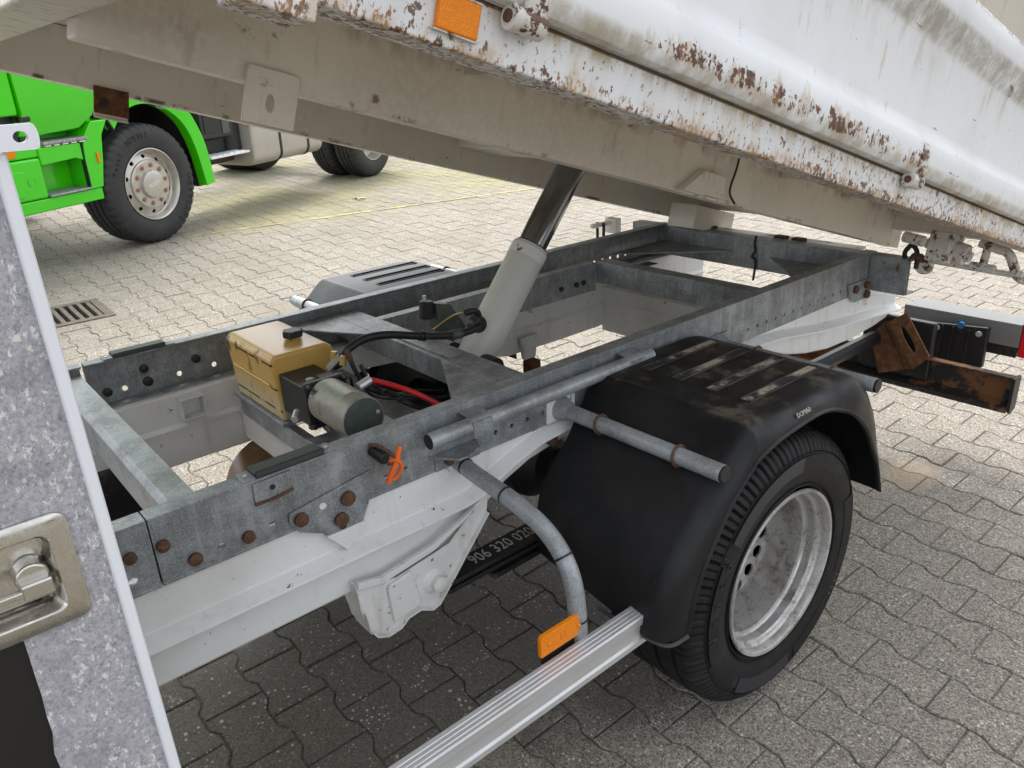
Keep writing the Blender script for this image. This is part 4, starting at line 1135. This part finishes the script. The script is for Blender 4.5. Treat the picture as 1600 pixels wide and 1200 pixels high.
part(MB().box(-.22, -.10, Y(1.02), Y(1.09), -.04, .06), 'eye_bracket', 'hinge', .006)
part(MB().tube([wl(2.66, 1.14, 1.005), wl(2.66, 1.07, .995)], .018, 12), 'stop_pin', 'hinge', .003)
for k in range(3): part(MB().tube(bez([wl(2.74, 1.145 - .012 * k, .905 + .006 * k), wl(2.75, 1.135 - .012 * k, .93), wl(2.77, 1.12 - .012 * k, .90)], 3), .005, 8), 'chain_link', 'rustbolt')
part(MB().tube([wl(2.93, 1.165, .86), wl(2.90, 1.155, .845)], .03, 14), 'ball_joint', 'hinge', .004)

# small parts of the far rear corner
m = MB()
fb = MB().box(2.72, 2.76, my(1.12), my(1.05), .84, .91); fb.box(2.60, 2.72, my(1.09), my(1.07), .88, .90); fb.build('rear_lock_part', 'whiteold', truck, .004)
for y in (my(1.10), my(1.06)): MB().tube([(2.66, y, .80), (2.66, y, .90)], .007, 8).build('lock_rod', 'black', truck)
MB().tube(bez([(2.80, 1.79, .905), (2.79, 1.79, .87), (2.79, 1.785, .845), (2.785, 1.795, .82), (2.79, 1.78, .80), (2.79, 1.785, .72)], 5), .005, 8).build('hanging_wire', 'hose', truck)
for k, y in enumerate((1.62, 1.70, 2.05)): MB().box(2.862, 2.90, y, y + .05, .885, .90).build('wear_pad', 'rustbolt', truck, .003)
MB().box(2.862, 2.95, 1.40, 2.25, .875, .886).build('rear_ledge', 'bedframe', truck, .002)

# ------------------------------------------------------------------ locker behind the cab, with stone-look foil
LY = .85
lk = MB().box(-.75, .118, LY + .03, LY + .42, .50, 1.60).build('locker', 'blackfoil', truck, .004)
# foil sheet with a torn lower left edge
rz = random.Random(5)
edge = []
for k in range(22):
    z = 1.056 - k * .026; edge.append((.010 - .008 * k / 8 + rz.uniform(-.0022, .0022), z))
lo_x, hi_x, lo_z, hi_z = -.058, .0735, 1.064, 1.1825             # cut-out for the latch
fm = MB()
fm.prism([(.1065, hi_z), (.1065, 1.60), (-.75, 1.60), (-.75, hi_z)], 'y', LY + .0015, LY + .0295)
fm.prism([(.1065, lo_z), (.1065, hi_z), (hi_x, hi_z), (hi_x, lo_z)], 'y', LY + .0015, LY + .0295)
fm.prism([(lo_x, lo_z), (lo_x, hi_z), (-.75, hi_z), (-.75, lo_z)], 'y', LY + .0015, LY + .0295)
fm.prism([(.1065, lo_z), (.1065, .50)] + list(reversed(edge)) + [(.010, lo_z)], 'y', LY + .0015, LY + .0295)
fm.build('stone_foil', 'foil', lk)
MB().box(-.75, .02, LY + .006, LY + .0296, .50, lo_z - .001).build('lower_panel', 'blackfoil', lk, .002)
MB().box(.1062, .1195, LY - .006, LY + .012, .50, 1.548).build('edge_trim', 'trim', lk, .004)
lug = MB()
lo_ = [(.06, 1.5425), (.132, 1.5425), (.1395, 1.5455), (.1440, 1.5505), (.1455, 1.5555), (.1440, 1.5605), (.1395, 1.5645), (.132, 1.5665), (.06, 1.567)]
lug.holed(.115, .1435, 1.5435, 1.5660, [(.1325, 1.5550, .0062, .0052)], lambda u, v, w: (u, LY - .012 + w, v), .010)
lug.box(.06, .115, LY - .012, LY - .002, 1.5425, 1.567)
for k in range(10):
    a0, a1 = R(-90 + 18 * k), R(-90 + 18 * (k + 1))
    c = (.1375, 1.55475)
    q = [(.1434, c[1] + .0113 * math.sin(a0)), (.1434 + .0038 * max(0, math.cos(a0)), c[1] + .0113 * math.sin(a0)), (.1434 + .0038 * max(0, math.cos(a1)), c[1] + .0113 * math.sin(a1)), (.1434, c[1] + .0113 * math.sin(a1))]
    lug.prism(q, 'y', LY - .012, LY - .002)
lug.build('lifting_lug', 'trim', lk)
# recessed stainless latch
def rrect(x0, x1, z0, z1, r, n=5):
    out = []
    for cx_, cz_, a in ((x1 - r, z1 - r, 0), (x0 + r, z1 - r, 90), (x0 + r, z0 + r, 180), (x1 - r, z0 + r, 270)):
        for k in range(n + 1): out.append((cx_ + r * math.cos(R(a + 90 * k / n)), cz_ + r * math.sin(R(a + 90 * k / n))))
    return out
LX0, LX1, LZ0, LZ1 = -.064, .0795, 1.058, 1.1885
loops = [(rrect(LX0, LX1, LZ0, LZ1, .013), LY + .002), (rrect(LX0, LX1, LZ0, LZ1, .013), LY - .003), (rrect(LX0 + .002, LX1 - .002, LZ0 + .002, LZ1 - .002, .012), LY - .0045),
         (rrect(LX0 + .020, LX1 - .020, LZ0 + .017, LZ1 - .019, .011), LY - .0045), (rrect(LX0 + .0225, LX1 - .0225, LZ0 + .0195, LZ1 - .0215, .0105), LY - .0015),
         (rrect(LX0 + .029, LX1 - .029, LZ0 + .026, LZ1 - .027, .010), LY + .024)]
m = MB(); n = len(loops[0][0])
m.add([(x, y, z) for lp_, y in loops for x, z in lp_], [(i * n + k, i * n + (k + 1) % n, (i + 1) * n + (k + 1) % n, (i + 1) * n + k) for i in range(len(loops) - 1) for k in range(n)] + [tuple((len(loops) - 1) * n + k for k in range(n))])
la = m.build('latch_dish', 'latch', lk, 0, False, 40)
MB().tube([(.036, LY + .024, 1.121), (.036, LY + .002, 1.121)], [.018, .0165], 24).build('latch_collar', 'latch', la, .003)
MB().box(.022, .052, LY - .010, LY + .004, 1.102, 1.122).build('latch_knob', 'latch', la, .003)
MB().box(-.03, .024, LY - .009, LY - .003, 1.108, 1.116).build('latch_bar', 'latch', la, .002)
MB().box(-.03, .04, LY + .014, LY + .022, 1.088, 1.098).build('latch_step', 'latch', la, .003)

# ------------------------------------------------------------------ the truck's own cab (behind the locker, outside the picture)
cab = MB().prism([(-2.6, .45), (-2.75, .75), (-2.7, 1.15), (-2.15, 1.35), (-1.55, 2.25), (-1.3, 2.36), (-.50, 2.36), (-.42, 2.25), (-.42, .45)], 'y', .86, 2.76).build('cab', 'cabwhite', truck, .06)
for y0, y1 in ((.845, .862), (2.758, 2.775)):
    MB().prism([(-2.0, 1.42), (-1.5, 2.15), (-.65, 2.15), (-.65, 1.42)], 'y', y0, y1).build('cab_window', 'glass', cab, .01)
MB().box(-.424, -.41, 1.15, 2.47, 1.5, 2.1).build('rear_window', 'glass', cab, .01)
for s in (1, -1):
    f = (lambda y: y) if s > 0 else my
    MB().lathe([(.2, f(.84)), (.30, f(.83)), (.355, f(.86)), (.365, f(.95)), (.355, f(1.05)), (.2, f(1.06))], -1.95, .365 + (0 if s > 0 else .09), 48).build('front_wheel', 'rubber', truck)
    MB().lathe([(.0001, f(.88)), (.10, f(.875)), (.19, f(.90)), (.215, f(.85))], -1.95, .365 + (0 if s > 0 else .09), 40).build('front_rim', 'rim', truck)

# ------------------------------------------------------------------ green truck on the far side of the yard (own frame: x to its rear, y away from us)
GA = R(27.6)
green = empty('green_truck', gw(1.924 + .05 * math.cos(GA), 6.23 + .05 * math.sin(GA)))
Rg = Matrix.Rotation(BETA, 4, 'X') @ Matrix.Rotation(GA, 4, 'Z')
green.rotation_euler = Rg.to_euler(); WO[green] = Vector((0, 0, 0))
tag(green, 'bright green heavy truck with silver ten-nut wheel parked beyond the drain', 'truck')
def g_(m, name, mat, bevel=0., keep=False): return m.build(name, mat, green, bevel, keep)
GX = .10                                        # front wheel centre
def big_tyre(cx, y0, w, name):
    Rr = .505
    pf = [(.30, y0 + .03), (.315, y0 + .012), (.36, y0), (.42, y0 + .002), (.455, y0 + .012), (.478, y0 + .022), (.492, y0 + .034), (.499, y0 + .05)]
    for gxx in (.25, .5, .75):
        yc_ = y0 + .05 + (w - .1) * gxx
        pf += [(.504, yc_ - .009), (.492, yc_ - .007), (.492, yc_ + .007), (.504, yc_ + .009)]
    pf += [(.499, y0 + w - .05), (.478, y0 + w - .02), (.36, y0 + w), (.30, y0 + w - .03)]
    mod = lambda k, j: -.012 if 4 <= j <= 7 and k % 4 == 0 else (-.010 if len(pf) - 4 <= j <= len(pf) - 3 and k % 4 == 0 else 0)
    return g_(MB().lathe(pf, cx, .5, 176, False, mod), name, 'rubberdusty')
t1 = big_tyre(GX, 0, .36, 'front_wheel')
rm = MB().lathe([(.300, .028), (.302, .012), (.296, .010), (.288, .020), (.272, .075), (.262, .085)], GX, .5, 72).build('rim', 'alurim', t1, 0, False, 28)
dm = MB().holed(0, 2 * math.pi, .205, .264, [(2 * math.pi * (k + .5) / 10, .234, .020 / .234, .016) for k in range(10)], lambda u, v, w: (GX + v * math.cos(u), .085 - (.264 - v) * .45 + w, .5 + v * math.sin(u)), .006)
dm.build('wheel_disc', 'alurim', t1, 0, False, 30)
MB().lathe([(.207, .060), (.205, .045), (.195, .036), (.120, .034), (.118, .020), (.112, .006), (.100, .002), (.0001, .0005)], GX, .5, 64).build('hub', 'alurim', t1, 0, False, 28)
for k in range(10):
    a = 2 * math.pi * k / 10 + .15
    c = (GX + .160 * math.cos(a), .5 + .160 * math.sin(a))
    MB().lathe([(.0001, .020), (.013, .020), (.016, .024), (.016, .036)], *c, 6).build('wheel_nut', 'nut', t1)
    MB().lathe([(.0215, .0335), (.023, .031), (.025, .0335)], *c, 14).build('nut_seat', 'alurim', t1)
mt = Matrix.Translation((GX, .0002, .503)) @ Matrix.Rotation(R(90), 4, 'X') @ Matrix.Rotation(R(12), 4, 'Z')
text_mesh('hub_lettering', 'ALCOA', .042, .0008, 'trim', t1, mt)
def arc_text(s, a_mid, step, r, size):
    for k, chh in enumerate(s):
        a = R(a_mid + (len(s) / 2 - k - .5) * step)
        if chh == ' ': continue
        mt = Matrix.Translation((GX + r * math.cos(a), .0005, .5 + r * math.sin(a))) @ Matrix.Rotation(R(90), 4, 'X') @ Matrix.Rotation(a - R(90), 4, 'Z')
        text_mesh('tyre_lettering', chh, size, .003, 'hose', t1, mt)
arc_text('WESTLAKE', -28, 8.0, .405, .075)
arc_text('WTM1', 102, 9.0, .405, .075)
arc_text('Total', 148, 6, .405, .055)
for y0 in (.0, .36):
    t2 = big_tyre(3.72, y0 + .0, .31, 'rear_wheel')
    if y0 == 0:
        MB().lathe([(.300, .03), (.302, .012), (.29, .012), (.275, .10), (.262, .15), (.20, .16), (.19, .09), (.11, .07), (.10, .02), (.0001, .015)], 3.72, .5, 56).build('rim', 'alurim', t2, 0, False, 28)
# lower body: sill with step recess
g_(MB().box(-1.75, -.415, .02, .30, .47, .565), 'sill', 'green', .012)
g_(MB().box(-1.75, -.905, .012, .30, .567, .86), 'corner_panel', 'green', .02)
g_(MB().box(-1.75, -.80, .03, .30, .862, .955), 'lamp_panel', 'green', .015)
g_(MB().prism([(-.903, .80), (-.60, .815), (-.53, .79), (-.53, .925), (-.903, .93)], 'y', .015, .12), 'step_beam', 'green', .010)
g_(MB().box(-.90, -.53, .20, .215, .567, .80), 'step_recess', 'green', .004)
g_(MB().prism([(-.528, .566), (-.41, .566), (-.36, .76), (-.32, .96), (-.24, 1.07), (-.40, 1.07), (-.50, .95), (-.528, .80)], 'y', .008, .30), 'arch_column', 'green', .010)
g_(MB().box(-.90, -.525, .0, .19, .568, .586), 'lower_step', 'tread', .006)
g_(MB().box(-.86, -.46, .0, .22, .938, .966), 'upper_step', 'tread', .008)
g_(MB().box(-.86, -.30, .22, .235, .93, 1.25), 'step_back', 'green', .004)
g_(MB().box(-.42, -.395, -.002, .010, .755, .835), 'side_marker', 'orange', .003)
g_(MB().box(-1.25, -1.08, .02, .04, .88, .935), 'front_lamp', 'orange', .006)
# door: two facets meeting in a crease
g_(MB().add([(-1.0, -.03, 1.70), (-.30, -.03, 1.62), (-.30, -.03, 1.32), (-1.0, -.045, 1.175), (-.355, .02, 1.115), (-.49, .035, 1.03), (-.90, .045, 1.008), (-1.0, .045, 1.02),
            (-1.0, .10, 1.70), (-.30, .10, 1.62), (-.30, .10, 1.32), (-1.0, .10, 1.175), (-.355, .12, 1.115), (-.49, .12, 1.03), (-.90, .12, 1.008), (-1.0, .12, 1.02)],
           [(0, 1, 2, 3), (3, 2, 4, 5, 6, 7), (1, 9, 10, 2), (2, 10, 12, 4), (4, 12, 13, 5), (5, 13, 14, 6), (6, 14, 15, 7), (0, 8, 9, 1), (0, 3, 11, 8), (3, 7, 15, 11), (8, 11, 10, 9), (11, 15, 14, 13, 12, 10)]), 'door_panel', 'green', .004)
g_(MB().box(-1.75, -1.012, -.03, .12, 1.165, 1.70), 'front_corner', 'green', .02)
g_(MB().box(-1.75, -1.005, .05, .14, .957, 1.163), 'bumper_gap', 'black', .004)
g_(MB().lathe([(.0001, .0095), (.026, .0095), (.030, .013), (.034, .0095), (.034, .014)], -1.02, .70, 24), 'round_cap', 'green')
g_(MB().box(-1.02, -.93, -.035, .03, 1.120, 1.158), 'handle_recess', 'black', .012)
g_(MB().box(-.531, -.5275, .006, .05, .57, .93), 'panel_gap', 'black')
g_(MB().prism([(-.252, 1.063), (-.244, 1.075), (-.195, .985), (-.204, .975)], 'y', -.001, .05), 'panel_gap', 'black')
g_(MB().prism([(-1.70, .60), (-1.10, .60), (-1.06, .66), (-1.06, .78), (-1.70, .80)], 'y', .004, .0135), 'corner_bulge', 'green', .008)
for k in range(5): g_(MB().box(-.84 + .075 * k, -.79 + .075 * k, .006, .02, .929, .937), 'step_slot', 'cabwhite', .001)
g_(MB().box(-.905, -.30, -.032, -.028, 1.60, 1.612), 'body_line', 'black')
MB().lathe([(.0001, .16), (.262, .16)], GX, .5, 40).build('drum_backing', 'black', t1)  # flat dark disc added to keep bright ground out of the rim holes
cabg = g_(MB().prism([(-1.75, 1.0), (-1.78, 2.9), (-1.5, 3.15), (.55, 3.15), (.62, 2.9), (.62, 1.30), (-.28, 1.30), (-.28, 1.0)], 'y', .125, 2.38), 'cab', 'green', .03)
MB().prism([(-1.5, 1.85), (-1.5, 2.6), (-.45, 2.6), (-.45, 1.85)], 'y', .118, .126).build('side_window', 'glass', cabg, .004)
MB().box(-1.775, -.30, -.032, .124, 1.703, 1.74).build('waist_strip', 'cabwhite', cabg, .004)
# wheel arch
ao = bez([Vector(q) for q in ((-.24, 1.07, 0), (-.10, 1.21, 0), (.12, 1.27, 0), (.38, 1.235, 0), (.58, 1.12, 0), (.70, .97, 0), (.79, .74, 0), (.835, .40, 0))], 5)
ai = bez([Vector(q) for q in ((-.20, .98, 0), (-.08, 1.10, 0), (.11, 1.155, 0), (.33, 1.12, 0), (.49, 1.02, 0), (.59, .90, 0), (.665, .70, 0), (.72, .385, 0))], 5)
m = MB()
n = len(ao); v = []
for yy in (.0, .10): v += [(q.x, yy, q.y) for q in ao] + [(q.x, yy, q.y) for q in ai]
f = []
for k in range(n - 1):
    f += [(k, k + 1, n + k + 1, n + k), (2 * n + k, 3 * n + k, 3 * n + k + 1, 2 * n + k + 1), (k, 2 * n + k, 2 * n + k + 1, k + 1), (n + k, n + k + 1, 3 * n + k + 1, 3 * n + k)]
f += [(0, n, 3 * n, 2 * n), (n - 1, 3 * n - 1, 4 * n - 1, 2 * n - 1)]
g_(m.add(v, f), 'wheel_arch', 'green', .006)
m = MB(); v = []
for yy in (.09, .62): v += [(q.x, yy, q.y) for q in ao]
g_(m.add(v, [(k, k + 1, n + k + 1, n + k) for k in range(n - 1)]), 'arch_liner', 'hose')
g_(MB().box(-.40, .74, .60, .63, .40, 1.25), 'liner_back', 'hose')
g_(MB().box(.72, .80, .105, .50, .37, .60), 'mud_flap', 'hose', .004)
g_(MB().box(-.9, 5.4, .72, .82, .72, 1.0), 'chassis_rail', 'black', .004)
g_(MB().box(-.9, 5.4, 1.55, 1.65, .72, 1.0), 'chassis_rail', 'black', .004)
bb = g_(MB().box(.885, 1.32, .12, .60, .77, 1.10), 'battery_box', 'black', .012)
MB().box(.93, 1.10, .113, .121, .82, 1.0).build('box_cover', 'hose', bb, .004)
MB().box(1.17, 1.27, .113, .121, .80, .98).build('box_latch', 'cap', bb, .004)
g_(MB().box(.895, 1.45, .06, .24, .592, .612), 'side_step', 'cabwhite', .003)
for k in range(6): g_(MB().box(.93 + .085 * k, .97 + .085 * k, .08, .22, .613, .618), 'step_tread', 'trim', .001)
g_(MB().box(.90, 1.46, .26, .62, .50, .76), 'air_dryer_box', 'black', .03)
ft = g_(MB().prism(rrect(.05, .66, .44, 1.0, .11), 'x', 1.50, 2.70), 'fuel_tank', 'fueltank', .03)
for x in (1.92, 2.40): MB().prism(rrect(.044, .666, .434, 1.006, .112), 'x', x, x + .035).build('tank_strap', 'hose', ft, .002)
g_(MB().tube([(1.44, .30, .60), (1.44, .30, .92)], .12, 20), 'air_tank', 'black', .01)
g_(MB().box(1.46, 1.50, .06, .10, .86, .95), 'side_marker', 'orange', .004)
g_(MB().prism([(3.1, 1.02), (3.3, 1.16), (4.1, 1.16), (4.3, 1.02), (4.3, 1.05), (4.12, 1.19), (3.28, 1.19), (3.1, 1.05)], 'y', .0, .68), 'rear_mudguard', 'hose', .004)
g_(MB().tube([(3.72, .7, .5), (3.72, 2.3, .5)], .10, 16), 'rear_axle', 'black')
for yy in (2.0, 2.36): pass
MB().lathe([(.30, 2.03), (.36, 2.0), (.48, 2.02), (.505, 2.1), (.505, 2.28), (.48, 2.36), (.36, 2.38), (.30, 2.35)], GX, .5, 48).build('front_wheel', 'rubber', green)
MB().lathe([(.30, 1.73), (.36, 1.7), (.48, 1.72), (.505, 1.8), (.505, 2.28), (.48, 2.36), (.36, 2.38), (.30, 2.35)], 3.72, .5, 48).build('rear_wheel', 'rubber', green)
